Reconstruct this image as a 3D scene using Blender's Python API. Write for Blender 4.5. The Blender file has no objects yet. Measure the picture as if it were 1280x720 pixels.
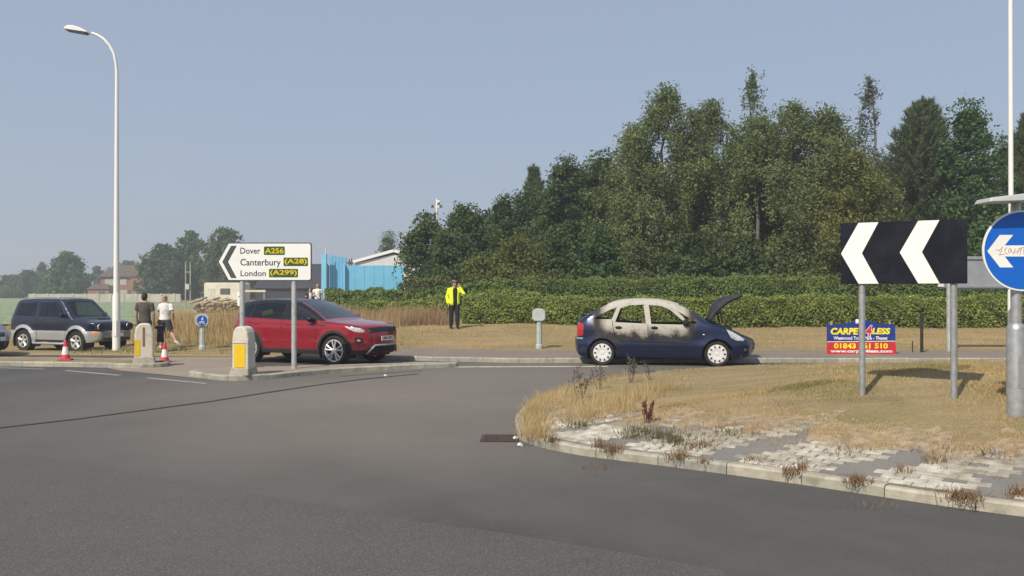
import bpy, bmesh, math, random
import numpy as np
from mathutils import Vector, Matrix, Euler
from mathutils.geometry import delaunay_2d_cdt
from math import sin, cos, pi, radians, sqrt, atan2

random.seed(7)
RNG = np.random.default_rng(11)
scene = bpy.context.scene
COL = scene.collection

# ------------------------------------------------------------------ camera
F_PX, CAM_H, HORIZON = 1100.0, 1.8, 365.0
cam_data = bpy.data.cameras.new('camera')
cam_data.sensor_width = 36.0
cam_data.lens = 36.0 * F_PX / 1280.0
cam_data.clip_start = 0.1
cam_data.clip_end = 3000.0
cam = bpy.data.objects.new('camera', cam_data)
COL.objects.link(cam)
cam.location = (0, 0, CAM_H)
cam.rotation_euler = (radians(90) + math.atan((HORIZON - 360.0) / F_PX), 0, 0)
scene.camera = cam

# ------------------------------------------------------------------ sky, sun, exposure
SUN_EL = radians(47)
SUN_DIR = Vector((0.56, 0.83, 0)).normalized()          # the way the light travels over the ground
world = bpy.data.worlds.new('World')
scene.world = world
world.use_nodes = True
wn = world.node_tree
wn.nodes.clear()
w_out = wn.nodes.new('ShaderNodeOutputWorld')
w_bg = wn.nodes.new('ShaderNodeBackground')
w_sky = wn.nodes.new('ShaderNodeTexSky')
w_sky.sky_type = 'NISHITA'
w_sky.sun_disc = False
w_sky.sun_elevation = SUN_EL
w_sky.sun_rotation = atan2(-SUN_DIR.x, -SUN_DIR.y)
w_sky.altitude = 20
w_sky.air_density = 1.0
w_sky.dust_density = 2.6
w_sky.ozone_density = 2.0
w_bg.inputs['Strength'].default_value = 0.135
w_mix = wn.nodes.new('ShaderNodeMixRGB')                 # summer haze greys the whole sky evenly
w_mix.inputs['Fac'].default_value = 0.72
w_mix.inputs['Color2'].default_value = (2.85, 3.38, 4.3, 1)
wn.links.new(w_sky.outputs[0], w_mix.inputs['Color1'])
wn.links.new(w_mix.outputs[0], w_bg.inputs[0])
wn.links.new(w_bg.outputs[0], w_out.inputs[0])

sun_data = bpy.data.lights.new('sun', 'SUN')
sun_data.energy = 5.0
sun_data.angle = radians(0.6)
sun_data.color = (1.0, 0.91, 0.76)
sun = bpy.data.objects.new('sun', sun_data)
COL.objects.link(sun)
light_dir = Vector((SUN_DIR.x * cos(SUN_EL), SUN_DIR.y * cos(SUN_EL), -sin(SUN_EL)))
sun.rotation_euler = light_dir.to_track_quat('-Z', 'Y').to_euler()
sun.location = (-20, -25, 30)

scene.view_settings.view_transform = 'Standard'
scene.view_settings.look = 'None'
scene.view_settings.exposure = 0.0
scene.view_settings.gamma = 1.0
scene.view_settings.use_curve_mapping = False
try:
    scene.cycles.volume_bounces = 1
    scene.cycles.max_bounces = 8
    scene.cycles.transparent_max_bounces = 12
except Exception:
    pass

# ------------------------------------------------------------------ small helpers
def at(px, py, Y):
    """point seen at a photograph pixel at distance Y (metres in front of the camera)"""
    return Vector(((px - 640) / F_PX * Y, Y, CAM_H + (HORIZON - py) / F_PX * Y))

def gp(px, py, z=0.0):
    Y = F_PX * (CAM_H - z) / (py - HORIZON)
    return ((px - 640) / F_PX * Y, Y)

class MB:
    """collects geometry for one mesh"""
    def __init__(s):
        s.v, s.f = [], []
    def add(s, v, f):
        b = len(s.v)
        s.v += [tuple(p) for p in v]
        s.f += [tuple(b + i for i in q) for q in f]
        return s
    def box(s, c, size, rot=None, taper=1.0):
        x, y, z = size[0] / 2, size[1] / 2, size[2] / 2
        P = [(-x, -y, -z), (x, -y, -z), (x, y, -z), (-x, y, -z),
             (-x * taper, -y * taper, z), (x * taper, -y * taper, z), (x * taper, y * taper, z), (-x * taper, y * taper, z)]
        if rot is not None:
            m = Euler(rot).to_matrix()
            P = [m @ Vector(p) for p in P]
        P = [(p[0] + c[0], p[1] + c[1], p[2] + c[2]) for p in P]
        return s.add(P, [(3, 2, 1, 0), (4, 5, 6, 7), (0, 1, 5, 4), (1, 2, 6, 5), (2, 3, 7, 6), (3, 0, 4, 7)])
    def tube(s, pts, rad, n=8, flat=1.0, cap=True, up=None):
        pts = [Vector(p) for p in pts]
        if not hasattr(rad, '__len__'):
            rad = [rad] * len(pts)
        V, Fc = [], []
        prev = None
        for i, p in enumerate(pts):
            d = (pts[min(i + 1, len(pts) - 1)] - pts[max(i - 1, 0)])
            if d.length < 1e-9: d = Vector((0, 0, 1))
            d.normalize()
            if prev is None:
                a = Vector(up) if up is not None else (Vector((1, 0, 0)) if abs(d.x) < .8 else Vector((0, 1, 0)))
            else:
                a = prev
            a = (a - d * a.dot(d))
            if a.length < 1e-6: a = d.orthogonal()
            a.normalize()
            prev = a
            b = d.cross(a)
            r = rad[i]
            ra, rb = (r if not hasattr(r, '__len__') else r[0]), (r * flat if not hasattr(r, '__len__') else r[1])
            for k in range(n):
                t = 2 * pi * k / n
                V.append(p + a * (ra * cos(t)) + b * (rb * sin(t)))
        for i in range(len(pts) - 1):
            for k in range(n):
                k2 = (k + 1) % n
                Fc.append((i * n + k, i * n + k2, (i + 1) * n + k2, (i + 1) * n + k))
        if cap:
            Fc.append(tuple(range(n - 1, -1, -1)))
            L = (len(pts) - 1) * n
            Fc.append(tuple(L + k for k in range(n)))
        return s.add(V, Fc)
    def lathe(s, prof, n=24, axis='z', c=(0, 0, 0), cap=True):
        """profile of (radius, height); axis z or y"""
        V, Fc = [], []
        for r, h in prof:
            for k in range(n):
                t = 2 * pi * k / n
                if axis == 'z': V.append((c[0] + r * cos(t), c[1] + r * sin(t), c[2] + h))
                else: V.append((c[0] + r * cos(t), c[1] + h, c[2] + r * sin(t)))
        m = len(prof)
        for i in range(m - 1):
            for k in range(n):
                k2 = (k + 1) % n
                q = (i * n + k, i * n + k2, (i + 1) * n + k2, (i + 1) * n + k)
                Fc.append(q if axis == 'z' else q[::-1])
        if cap and prof[0][0] > 1e-5: Fc.append(tuple(range(n)) if axis == 'y' else tuple(range(n - 1, -1, -1)))
        if cap and prof[-1][0] > 1e-5:
            L = [(m - 1) * n + k for k in range(n)]
            Fc.append(tuple(L) if axis == 'z' else tuple(L[::-1]))
        return s.add(V, Fc)
    def ell(s, c, r, n=12, m=8, rot=None):
        V, Fc = [], []
        mt = Euler(rot).to_matrix() if rot is not None else None
        for i in range(m + 1):
            ph = pi * i / m
            for k in range(n):
                t = 2 * pi * k / n
                p = Vector((r[0] * sin(ph) * cos(t), r[1] * sin(ph) * sin(t), -r[2] * cos(ph)))
                if mt: p = mt @ p
                V.append((c[0] + p[0], c[1] + p[1], c[2] + p[2]))
        for i in range(m):
            for k in range(n):
                k2 = (k + 1) % n
                Fc.append((i * n + k, i * n + k2, (i + 1) * n + k2, (i + 1) * n + k))
        return s.add(V, Fc)
    def prism_xz(s, pts, y0, y1):
        """polygon in the x-z plane, front face at y0 (towards -y), back at y1"""
        a = sum(pts[i][0] * pts[(i + 1) % len(pts)][1] - pts[(i + 1) % len(pts)][0] * pts[i][1] for i in range(len(pts)))
        if a < 0: pts = pts[::-1]
        n = len(pts)
        V = [(p[0], y0, p[1]) for p in pts] + [(p[0], y1, p[1]) for p in pts]
        Fc = [tuple(range(n)), tuple(range(2 * n - 1, n - 1, -1))]
        for i in range(n):
            j = (i + 1) % n
            Fc.append((i, n + i, n + j, j))
        return s.add(V, Fc)
    def prism_xy(s, pts, z0, z1):
        a = sum(pts[i][0] * pts[(i + 1) % len(pts)][1] - pts[(i + 1) % len(pts)][0] * pts[i][1] for i in range(len(pts)))
        if a < 0: pts = pts[::-1]
        n = len(pts)
        V = [(p[0], p[1], z0) for p in pts] + [(p[0], p[1], z1) for p in pts]
        Fc = [tuple(range(n - 1, -1, -1)), tuple(range(n, 2 * n))]
        for i in range(n):
            j = (i + 1) % n
            Fc.append((i, j, n + j, n + i))
        return s.add(V, Fc)
    def obj(s, name, mat, parent=None, smooth=False, bevel=0.0, fix=False):
        me = bpy.data.meshes.new(name)
        me.from_pydata(s.v, [], s.f)
        if fix:
            bm = bmesh.new(); bm.from_mesh(me)
            bmesh.ops.remove_doubles(bm, verts=bm.verts, dist=0.0008)
            bmesh.ops.recalc_face_normals(bm, faces=bm.faces)
            bm.to_mesh(me); bm.free()
        if mat: me.materials.append(mat)
        o = bpy.data.objects.new(name, me)
        COL.objects.link(o)
        if parent: o.parent = parent
        if smooth is True:
            me.polygons.foreach_set('use_smooth', [True] * len(me.polygons))
        elif smooth:
            me.polygons.foreach_set('use_smooth', [True] * len(me.polygons))
            try: me.set_sharp_from_angle(angle=radians(smooth))
            except Exception: pass
        if bevel:
            b = o.modifiers.new('bevel', 'BEVEL'); b.width = bevel; b.segments = 2; b.limit_method = 'ANGLE'
        return o

def fast_obj(name, V, F, mat, parent=None, smooth=False):
    """numpy arrays V (n,3), F (m,k) to one mesh object"""
    V = np.asarray(V, dtype=np.float32); F = np.asarray(F, dtype=np.int32)
    me = bpy.data.meshes.new(name)
    me.vertices.add(len(V)); me.vertices.foreach_set('co', V.ravel())
    k = F.shape[1]
    me.loops.add(F.size); me.loops.foreach_set('vertex_index', F.ravel())
    me.polygons.add(len(F))
    me.polygons.foreach_set('loop_start', np.arange(0, F.size, k, dtype=np.int32))
    me.polygons.foreach_set('loop_total', np.full(len(F), k, dtype=np.int32))
    if smooth: me.polygons.foreach_set('use_smooth', np.ones(len(F), dtype=bool))
    me.update(calc_edges=True)
    me.validate()
    if mat: me.materials.append(mat)
    o = bpy.data.objects.new(name, me)
    COL.objects.link(o)
    if parent: o.parent = parent
    return o

def tag(o, label=None, cat=None, group=None, kind=None):
    if label: o['label'] = label
    if cat: o['category'] = cat
    if group: o['group'] = group
    if kind: o['kind'] = kind
    return o

def thing(name, label, cat, loc=(0, 0, 0), rz=0.0, group=None):
    o = bpy.data.objects.new(name, None)
    o.empty_display_size = .2
    COL.objects.link(o)
    o.location = loc
    o.rotation_euler = (0, 0, rz)
    return tag(o, label, cat, group)

def rounded(x0, z0, x1, z1, r, n=4):
    P = []
    for cx, cz, a in ((x1 - r, z0 + r, -90), (x1 - r, z1 - r, 0), (x0 + r, z1 - r, 90), (x0 + r, z0 + r, 180)):
        for k in range(n + 1):
            t = radians(a + 90 * k / n)
            P.append((cx + r * cos(t), cz + r * sin(t)))
    return P

def text_part(parent, name, body, mat, cx, cz, w, h, y, bold=0.0, shear=0.0, depth=0.002):
    cu = bpy.data.curves.new('txt', 'FONT')
    cu.body = body; cu.size = 1.0; cu.offset = bold; cu.shear = shear; cu.extrude = 0.0
    cu.resolution_u = 3
    o = bpy.data.objects.new('txt', cu)
    COL.objects.link(o)
    dg = bpy.context.evaluated_depsgraph_get()
    dg.update()
    me = bpy.data.meshes.new_from_object(o.evaluated_get(dg))
    bpy.data.objects.remove(o)
    V = np.array([v.co[:] for v in me.vertices])
    lo, hi = V.min(0), V.max(0)
    sx = w / (hi[0] - lo[0]); sz = h / (hi[1] - lo[1])
    for v in me.vertices:
        x = cx + (v.co.x - (lo[0] + hi[0]) / 2) * sx
        z = cz + (v.co.y - (lo[1] + hi[1]) / 2) * sz
        v.co = (x, y, z)
    me.materials.clear(); me.materials.append(mat)
    ob = bpy.data.objects.new(name, me)
    COL.objects.link(ob)
    ob.parent = parent
    return ob

# ------------------------------------------------------------------ materials
_MATS = {}
def srgb(r, g, b):
    f = lambda c: (c / 255 / 12.92) if c / 255 <= 0.04045 else ((c / 255 + 0.055) / 1.055) ** 2.4
    return (f(r), f(g), f(b))

def M(name, col, rough=.7, metal=0.0, var=.15, scale=6.0, bump=0.0, bscale=60.0, spec=.4, col2=None, detail=5.0,
      coat=0.0, ramp=(.35, .65), dirt=None, dirt_amt=.0, dirt_scale=2.5, coords='Object'):
    if name in _MATS: return _MATS[name]
    m = bpy.data.materials.new(name); m.use_nodes = True
    nt = m.node_tree; N = nt.nodes; L = nt.links
    b = N['Principled BSDF']
    b.inputs['Roughness'].default_value = rough
    b.inputs['Metallic'].default_value = metal
    b.inputs['Specular IOR Level'].default_value = spec
    if coat:
        b.inputs['Coat Weight'].default_value = coat
        b.inputs['Coat Roughness'].default_value = .04
    tc = N.new('ShaderNodeTexCoord') if coords != 'Position' else N.new('ShaderNodeNewGeometry')
    nz = N.new('ShaderNodeTexNoise'); nz.inputs['Scale'].default_value = scale; nz.inputs['Detail'].default_value = detail
    L.new(tc.outputs[coords], nz.inputs['Vector'])
    rp = N.new('ShaderNodeValToRGB')
    c2 = col2 if col2 else tuple(c * (1 + var) for c in col)
    c1 = col if col2 else tuple(c * (1 - var) for c in col)
    rp.color_ramp.elements[0].position, rp.color_ramp.elements[1].position = ramp
    rp.color_ramp.elements[0].color = (*c1, 1); rp.color_ramp.elements[1].color = (*c2, 1)
    L.new(nz.outputs['Fac'], rp.inputs['Fac'])
    out = rp.outputs['Color']
    if dirt:
        n2 = N.new('ShaderNodeTexNoise'); n2.inputs['Scale'].default_value = dirt_scale; n2.inputs['Detail'].default_value = 8
        n2.inputs['Roughness'].default_value = .65
        L.new(tc.outputs[coords], n2.inputs['Vector'])
        mr = N.new('ShaderNodeMapRange'); mr.inputs['From Min'].default_value = .48; mr.inputs['From Max'].default_value = .72
        mr.inputs['To Max'].default_value = dirt_amt
        L.new(n2.outputs['Fac'], mr.inputs['Value'])
        mx = N.new('ShaderNodeMixRGB'); mx.inputs['Color2'].default_value = (*dirt, 1)
        L.new(mr.outputs[0], mx.inputs['Fac']); L.new(out, mx.inputs['Color1'])
        out = mx.outputs['Color']
    L.new(out, b.inputs['Base Color'])
    if bump:
        n3 = N.new('ShaderNodeTexNoise'); n3.inputs['Scale'].default_value = bscale; n3.inputs['Detail'].default_value = 4
        L.new(tc.outputs[coords], n3.inputs['Vector'])
        bp = N.new('ShaderNodeBump'); bp.inputs['Strength'].default_value = bump; bp.inputs['Distance'].default_value = .02
        L.new(n3.outputs['Fac'], bp.inputs['Height']); L.new(bp.outputs[0], b.inputs['Normal'])
    _MATS[name] = m
    return m

def leaf_mat(name, cols, trans=.35, noise_scale=.5, rough=.6):
    if name in _MATS: return _MATS[name]
    m = bpy.data.materials.new(name); m.use_nodes = True
    nt = m.node_tree; N = nt.nodes; L = nt.links
    N.clear()
    out = N.new('ShaderNodeOutputMaterial')
    ge = N.new('ShaderNodeNewGeometry')
    tc = N.new('ShaderNodeTexCoord')
    nz = N.new('ShaderNodeTexNoise'); nz.inputs['Scale'].default_value = noise_scale; nz.inputs['Detail'].default_value = 3
    L.new(tc.outputs['Object'], nz.inputs['Vector'])
    ma = N.new('ShaderNodeMath'); ma.operation = 'MULTIPLY_ADD'; ma.inputs[1].default_value = .55
    L.new(ge.outputs['Random Per Island'], ma.inputs[0])
    mb_ = N.new('ShaderNodeMapRange'); mb_.inputs['From Min'].default_value = .3; mb_.inputs['From Max'].default_value = .7
    mb_.inputs['To Max'].default_value = .45
    L.new(nz.outputs['Fac'], mb_.inputs['Value']); L.new(mb_.outputs[0], ma.inputs[2])
    rp = N.new('ShaderNodeValToRGB')
    el = rp.color_ramp.elements
    while len(el) < len(cols): el.new(.5)
    for i, c in enumerate(cols):
        el[i].position = i / (len(cols) - 1); el[i].color = (*c, 1)
    L.new(ma.outputs[0], rp.inputs['Fac'])
    d = N.new('ShaderNodeBsdfPrincipled'); d.inputs['Roughness'].default_value = rough; d.inputs['Specular IOR Level'].default_value = .25
    t = N.new('ShaderNodeBsdfTranslucent')
    L.new(rp.outputs[0], d.inputs['Base Color']); L.new(rp.outputs[0], t.inputs['Color'])
    mx = N.new('ShaderNodeMixShader'); mx.inputs['Fac'].default_value = trans
    L.new(d.outputs[0], mx.inputs[1]); L.new(t.outputs[0], mx.inputs[2]); L.new(mx.outputs[0], out.inputs['Surface'])
    _MATS[name] = m
    return m

def glass_mat(name, tint, refl=.5):
    if name in _MATS: return _MATS[name]
    m = bpy.data.materials.new(name); m.use_nodes = True
    nt = m.node_tree; N = nt.nodes; L = nt.links
    N.clear()
    out = N.new('ShaderNodeOutputMaterial')
    tr = N.new('ShaderNodeBsdfTransparent'); tr.inputs['Color'].default_value = (*tint, 1)
    gl = N.new('ShaderNodeBsdfGlossy'); gl.inputs['Roughness'].default_value = .03
    gl.inputs['Color'].default_value = (.9, .95, 1, 1)
    fr = N.new('ShaderNodeFresnel'); fr.inputs['IOR'].default_value = 1.45
    mr = N.new('ShaderNodeMapRange'); mr.inputs['To Max'].default_value = refl; mr.inputs['From Max'].default_value = .5
    nz = N.new('ShaderNodeTexNoise'); nz.inputs['Scale'].default_value = 1.5
    mm = N.new('ShaderNodeMath'); mm.operation = 'MULTIPLY_ADD'; mm.inputs[1].default_value = .04; 
    L.new(nz.outputs['Fac'], mm.inputs[0]); L.new(fr.outputs[0], mm.inputs[2])
    L.new(mm.outputs[0], mr.inputs['Value'])
    mx = N.new('ShaderNodeMixShader')
    L.new(mr.outputs[0], mx.inputs['Fac']); L.new(tr.outputs[0], mx.inputs[1]); L.new(gl.outputs[0], mx.inputs[2])
    L.new(mx.outputs[0], out.inputs['Surface'])
    _MATS[name] = m
    return m

def smooth01(t):
    t = np.clip(t, 0, 1); return t * t * (3 - 2 * t)

MT = dict(
    galv=M('galvanised', (.42, .43, .43), .45, .6, .12, 14, bump=.1, bscale=90, dirt=(.25, .24, .22), dirt_amt=.5, dirt_scale=5),
    post=M('post_grey', (.44, .45, .44), .5, .2, .1, 8, dirt=(.22, .2, .17), dirt_amt=.6, dirt_scale=6),
    white_paint=M('white_paint', (.78, .78, .75), .45, 0, .05, 3, dirt=(.45, .42, .36), dirt_amt=.35, dirt_scale=3),
    sign_white=M('sign_white', (.80, .80, .77), .4, 0, .03, 2, dirt=(.6, .58, .52), dirt_amt=.35, dirt_scale=4),
    sign_black=M('sign_black', (.008, .010, .018), .5, 0, .2, 4, spec=.15, dirt=(.03, .03, .032), dirt_amt=.4, dirt_scale=4),
    sign_grey=M('sign_grey', (.06, .065, .07), .5, 0, .2, 5),
    sign_back=M('sign_back', (.33, .35, .36), .45, .3, .08, 3),
    black=M('black_plastic', (.012, .012, .013), .5, 0, .2, 10),
    black_soft=M('black_soft', (.02, .02, .022), .8, 0, .2, 10),
    rubber=M('rubber', (.022, .021, .02), .85, 0, .25, 12, bump=.2, bscale=80),
)
# ------------------------------------------------------------------ terrain
def edge_y(x):
    return np.interp(x, [-400, -60, -20, -14, -9, -6, -2, 0, 30, 60, 400], [60, 33, 26.2, 25.2, 24.7, 24.3, 22.9, 22.4, 22.4, 25, 60])

def ground_z(x, y):
    x = np.asarray(x, float); y = np.asarray(y, float)
    d = y - edge_y(x)
    lowr = 1 - .35 * smooth01((x - 0) / 5) * (1 - smooth01((d - 9) / 8))
    zr = .1 + (np.interp(d, [0, 3, 7, 10.5, 14, 22, 60, 700], [.1, .12, .3, .46, .6, .9, 1.0, 1.0]) - .1) * lowr
    zm = np.interp(d, [0, 1, 4, 8, 11, 14, 20, 40, 80, 700], [.01, .06, .16, .38, .5, .58, .6, .5, .4, .4])
    zl = np.interp(d, [0, 1, 4, 8, 30, 175, 700], [.01, .02, -.18, -.24, -.25, .2, .5])
    u = x + (y - 25) * .32
    a = smooth01((u + 12.6) / 3.0)
    b = smooth01((x + 4) / 4)
    z = zl * (1 - a) + (zm * (1 - b) + zr * b) * a
    return z + .03 * np.sin(x * 1.3 + y * .7) * np.sin(y * .9 - x * .4) * smooth01((d - 3) / 3)
def gz(x, y): return float(ground_z(x, y))

xs = np.concatenate([[-420, -300, -220, -160, -120, -90, -70, -55, -45, -38, -32, -28], np.arange(-25, 30, .4), [31, 34, 38, 45, 55, 70, 90, 130, 200, 300, 420]])
ds = np.concatenate([[.02], np.arange(.08, 20, .4), np.arange(20, 50, 1.5), [52, 56, 62, 70, 80, 95, 115, 140, 170, 210, 270, 350, 460, 600]])
def grid_sheet(name, U, D, mat, lift=0.0):
    X, Dd = np.meshgrid(U, D)
    Y = edge_y(X) + Dd
    Z = ground_z(X, Y) + lift - np.where(Dd < .05, .12, 0)
    V = np.stack([X, Y, Z], -1).reshape(-1, 3)
    n, m = len(U), len(D)
    I = np.arange(n * m).reshape(m, n)
    Fq = np.stack([I[:-1, :-1], I[:-1, 1:], I[1:, 1:], I[1:, :-1]], -1).reshape(-1, 4)
    return fast_obj(name, V, Fq, mat, smooth=True)

def grass_ground(name, tan, green, brown, scale=.35):
    m = bpy.data.materials.new(name); m.use_nodes = True
    nt = m.node_tree; N = nt.nodes; L = nt.links
    b = N['Principled BSDF']; b.inputs['Roughness'].default_value = .95; b.inputs['Specular IOR Level'].default_value = .1
    tc = N.new('ShaderNodeTexCoord')
    def nz(s, d=8, r=.6):
        n = N.new('ShaderNodeTexNoise'); n.inputs['Scale'].default_value = s; n.inputs['Detail'].default_value = d
        n.inputs['Roughness'].default_value = r; L.new(tc.outputs['Object'], n.inputs['Vector']); return n
    def mix(fac, c1, c2):
        mx = N.new('ShaderNodeMixRGB')
        L.new(fac, mx.inputs['Fac'])
        for s, c in ((1, c1), (2, c2)):
            if isinstance(c, tuple): mx.inputs[s].default_value = (*c, 1)
            else: L.new(c, mx.inputs[s])
        return mx.outputs[0]
    def mrange(s, a, b_, lo=0, hi=1):
        r = N.new('ShaderNodeMapRange'); r.inputs[1].default_value = a; r.inputs[2].default_value = b_
        r.inputs[3].default_value = lo; r.inputs[4].default_value = hi; L.new(s, r.inputs[0]); return r.outputs[0]
    c = mix(mrange(nz(scale).outputs['Fac'], .42, .66), tan, green)
    c = mix(mrange(nz(scale * 2.7, 9, .7).outputs['Fac'], .5, .72, 0, .8), c, brown)
    mpS = N.new('ShaderNodeMapping'); mpS.inputs['Scale'].default_value = (.22, 1.7, 1.0); mpS.inputs['Rotation'].default_value = (0, 0, .08)
    L.new(tc.outputs['Object'], mpS.inputs['Vector'])
    sk_ = N.new('ShaderNodeTexNoise'); sk_.inputs['Scale'].default_value = 1.1; sk_.inputs['Detail'].default_value = 6; sk_.inputs['Roughness'].default_value = .65
    L.new(mpS.outputs[0], sk_.inputs['Vector'])
    c = mix(mrange(sk_.outputs['Fac'], .5, .68, 0, .65), c, tuple(v * .72 for v in brown))
    c = mix(mrange(sk_.outputs['Fac'], .46, .30, 0, .55), c, tuple(v * 1.18 for v in tan))
    c = mix(mrange(nz(18, 6, .7).outputs['Fac'], .3, .75, 0, .55), c, tuple(v * .45 for v in brown))
    L.new(c, b.inputs['Base Color'])
    bp = N.new('ShaderNodeBump'); bp.inputs['Strength'].default_value = .7; bp.inputs['Distance'].default_value = .05
    L.new(nz(30, 5).outputs['Fac'], bp.inputs['Height']); L.new(bp.outputs[0], b.inputs['Normal'])
    return m

m_verge = grass_ground('verge_dry_grass', (.38, .285, .155), (.24, .215, .09), (.31, .22, .125), .3)
m_lawn = grass_ground('island_lawn', (.36, .28, .16), (.24, .22, .10), (.29, .215, .13), .55)
ground = grid_sheet('ground', xs, ds, m_verge)
tag(ground, 'dry straw coloured verge and open land running back to the horizon', kind='structure')
back = MB().add([(-420, -200, -.9), (420, -200, -.9), (420, 640, -.9), (-420, 640, -.9)], [(0, 1, 2, 3)]).obj('ground', m_verge)
tag(back, 'flat land under and behind the road', kind='structure')

# crop field on the left
m_field = M('crop_field', (.10, .16, .085), .9, 0, .3, 1.2, bump=1.0, bscale=6, col2=(.24, .29, .17), ramp=(.35, .6), dirt=(.28, .25, .15), dirt_amt=.5, dirt_scale=.25)
fx = np.concatenate([np.linspace(-160, -30, 40), np.linspace(-29, -8, 30)])
X, Dd = np.meshgrid(fx, np.concatenate([np.linspace(27, 60, 30), np.linspace(65, 172, 22)]))
Yf = edge_y(np.full_like(X, -20)) + Dd
okf = X < -(Yf - 25) * .30 - 9
Zf = ground_z(X, Yf) + .03 + np.where(okf, .05, -.35) + .06 * np.sin(Yf * 2.2 + X * .3) * RNG.random(X.shape)
I = np.arange(X.size).reshape(X.shape)
field = fast_obj('crop_field', np.stack([X, Yf, Zf], -1).reshape(-1, 3), np.stack([I[:-1, :-1], I[:-1, 1:], I[1:, 1:], I[1:, :-1]], -1).reshape(-1, 4), m_field, smooth=True)
tag(field, 'pale green cabbage field on the flat land at the left', kind='structure')

# ------------------------------------------------------------------ road
def asphalt(name, base, warm, scale=.25, grain=1.0, streak=.0, pale_lane=False):
    m = bpy.data.materials.new(name); m.use_nodes = True
    nt = m.node_tree; N = nt.nodes; L = nt.links
    b = N['Principled BSDF']; b.inputs['Roughness'].default_value = .88; b.inputs['Specular IOR Level'].default_value = .25
    tc = N.new('ShaderNodeTexCoord')
    def nz(s, d=6, r=.6, vec=None):
        n = N.new('ShaderNodeTexNoise'); n.inputs['Scale'].default_value = s; n.inputs['Detail'].default_value = d
        n.inputs['Roughness'].default_value = r; L.new(vec or tc.outputs['Object'], n.inputs['Vector']); return n.outputs['Fac']
    def mrange(s, a, b_, lo=0, hi=1):
        r = N.new('ShaderNodeMapRange'); r.inputs[1].default_value = a; r.inputs[2].default_value = b_
        r.inputs[3].default_value = lo; r.inputs[4].default_value = hi; L.new(s, r.inputs[0]); return r.outputs[0]
    def mix(fac, c1, c2, mode='MIX'):
        mx = N.new('ShaderNodeMixRGB'); mx.blend_type = mode
        L.new(fac, mx.inputs['Fac']) if not isinstance(fac, float) else setattr(mx.inputs['Fac'], 'default_value', fac)
        for s, c in ((1, c1), (2, c2)):
            if isinstance(c, tuple): mx.inputs[s].default_value = (*c, 1)
            else: L.new(c, mx.inputs[s])
        return mx.outputs[0]
    # tyre polish follows the lane round the island: rings about the island's centre
    mp = N.new('ShaderNodeMapping'); mp.inputs['Location'].default_value = (-7.0, -12.8, 0)
    L.new(tc.outputs['Object'], mp.inputs['Vector'])
    ln = N.new('ShaderNodeVectorMath'); ln.operation = 'LENGTH'; L.new(mp.outputs[0], ln.inputs[0])
    wob = N.new('ShaderNodeMath'); wob.operation = 'MULTIPLY_ADD'; wob.inputs[1].default_value = 1.6
    L.new(nz(.12, 3), wob.inputs[0]); L.new(ln.outputs['Value'], wob.inputs[2])
    cx = N.new('ShaderNodeCombineXYZ'); L.new(wob.outputs[0], cx.inputs[0])
    rings = nz(.55, 2, .5, cx.outputs[0])
    c = mix(mrange(nz(scale, 5), .35, .65), base, warm)
    c = mix(mrange(rings, .35, .65, 0, streak), c, tuple(v * .62 for v in base))
    if pale_lane:      # soft paler, warmer patches mixed into the lane between the two islands
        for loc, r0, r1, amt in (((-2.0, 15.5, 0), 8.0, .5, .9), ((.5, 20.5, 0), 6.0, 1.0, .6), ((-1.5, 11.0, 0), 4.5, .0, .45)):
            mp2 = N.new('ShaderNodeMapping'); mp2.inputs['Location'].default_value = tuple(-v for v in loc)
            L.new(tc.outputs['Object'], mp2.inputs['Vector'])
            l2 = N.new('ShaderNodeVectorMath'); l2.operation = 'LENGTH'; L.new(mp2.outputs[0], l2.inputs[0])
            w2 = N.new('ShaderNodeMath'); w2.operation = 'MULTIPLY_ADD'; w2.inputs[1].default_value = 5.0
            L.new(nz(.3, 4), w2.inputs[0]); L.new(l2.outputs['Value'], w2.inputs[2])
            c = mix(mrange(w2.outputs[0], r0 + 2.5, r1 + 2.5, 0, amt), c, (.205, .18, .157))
    c = mix(mrange(nz(2.2, 8, .7), .45, .75, 0, .35), c, tuple(v * 1.25 for v in warm))
    c = mix(mrange(nz(55, 3, .8), .35, .7, 0, .45 * grain), c, tuple(v * .5 for v in base))
    c = mix(mrange(nz(110, 2, .8), .53, .70, 0, min(1.0, .6 * grain)), c, tuple(v * 2.0 for v in warm))
    L.new(c, b.inputs['Base Color'])
    bp = N.new('ShaderNodeBump'); bp.inputs['Strength'].default_value = .35 * grain; bp.inputs['Distance'].default_value = .01
    L.new(nz(120, 3), bp.inputs['Height']); L.new(bp.outputs[0], b.inputs['Normal'])
    return m

m_road = asphalt('asphalt', (.080, .079, .078), (.095, .091, .087), streak=.75, pale_lane=True)
m_road2 = asphalt('asphalt_coarse', (.092, .091, .089), (.105, .102, .097), .4, 1.9, .45)
m_foot = asphalt('footway_asphalt', (.175, .145, .125), (.21, .175, .15), .6, .7)
m_island_top = asphalt('island_asphalt', (.22, .185, .148), (.26, .22, .177), .9, .7)

rx = np.concatenate([[-200, -120, -80, -60, -40], np.arange(-30, 31, 2.0), [40, 60, 80, 120, 200]])
rt = np.linspace(0, 1, 24)
Xr, Tr = np.meshgrid(rx, rt)
Yr = -60 + (edge_y(Xr) + .06 + 60) * Tr
I = np.arange(Xr.size).reshape(Xr.shape)
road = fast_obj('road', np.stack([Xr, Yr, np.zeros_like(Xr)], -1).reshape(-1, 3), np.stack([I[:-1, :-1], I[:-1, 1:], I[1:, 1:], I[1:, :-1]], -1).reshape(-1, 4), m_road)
tag(road, 'worn grey asphalt of the roundabout carriageway', kind='structure')

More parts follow.
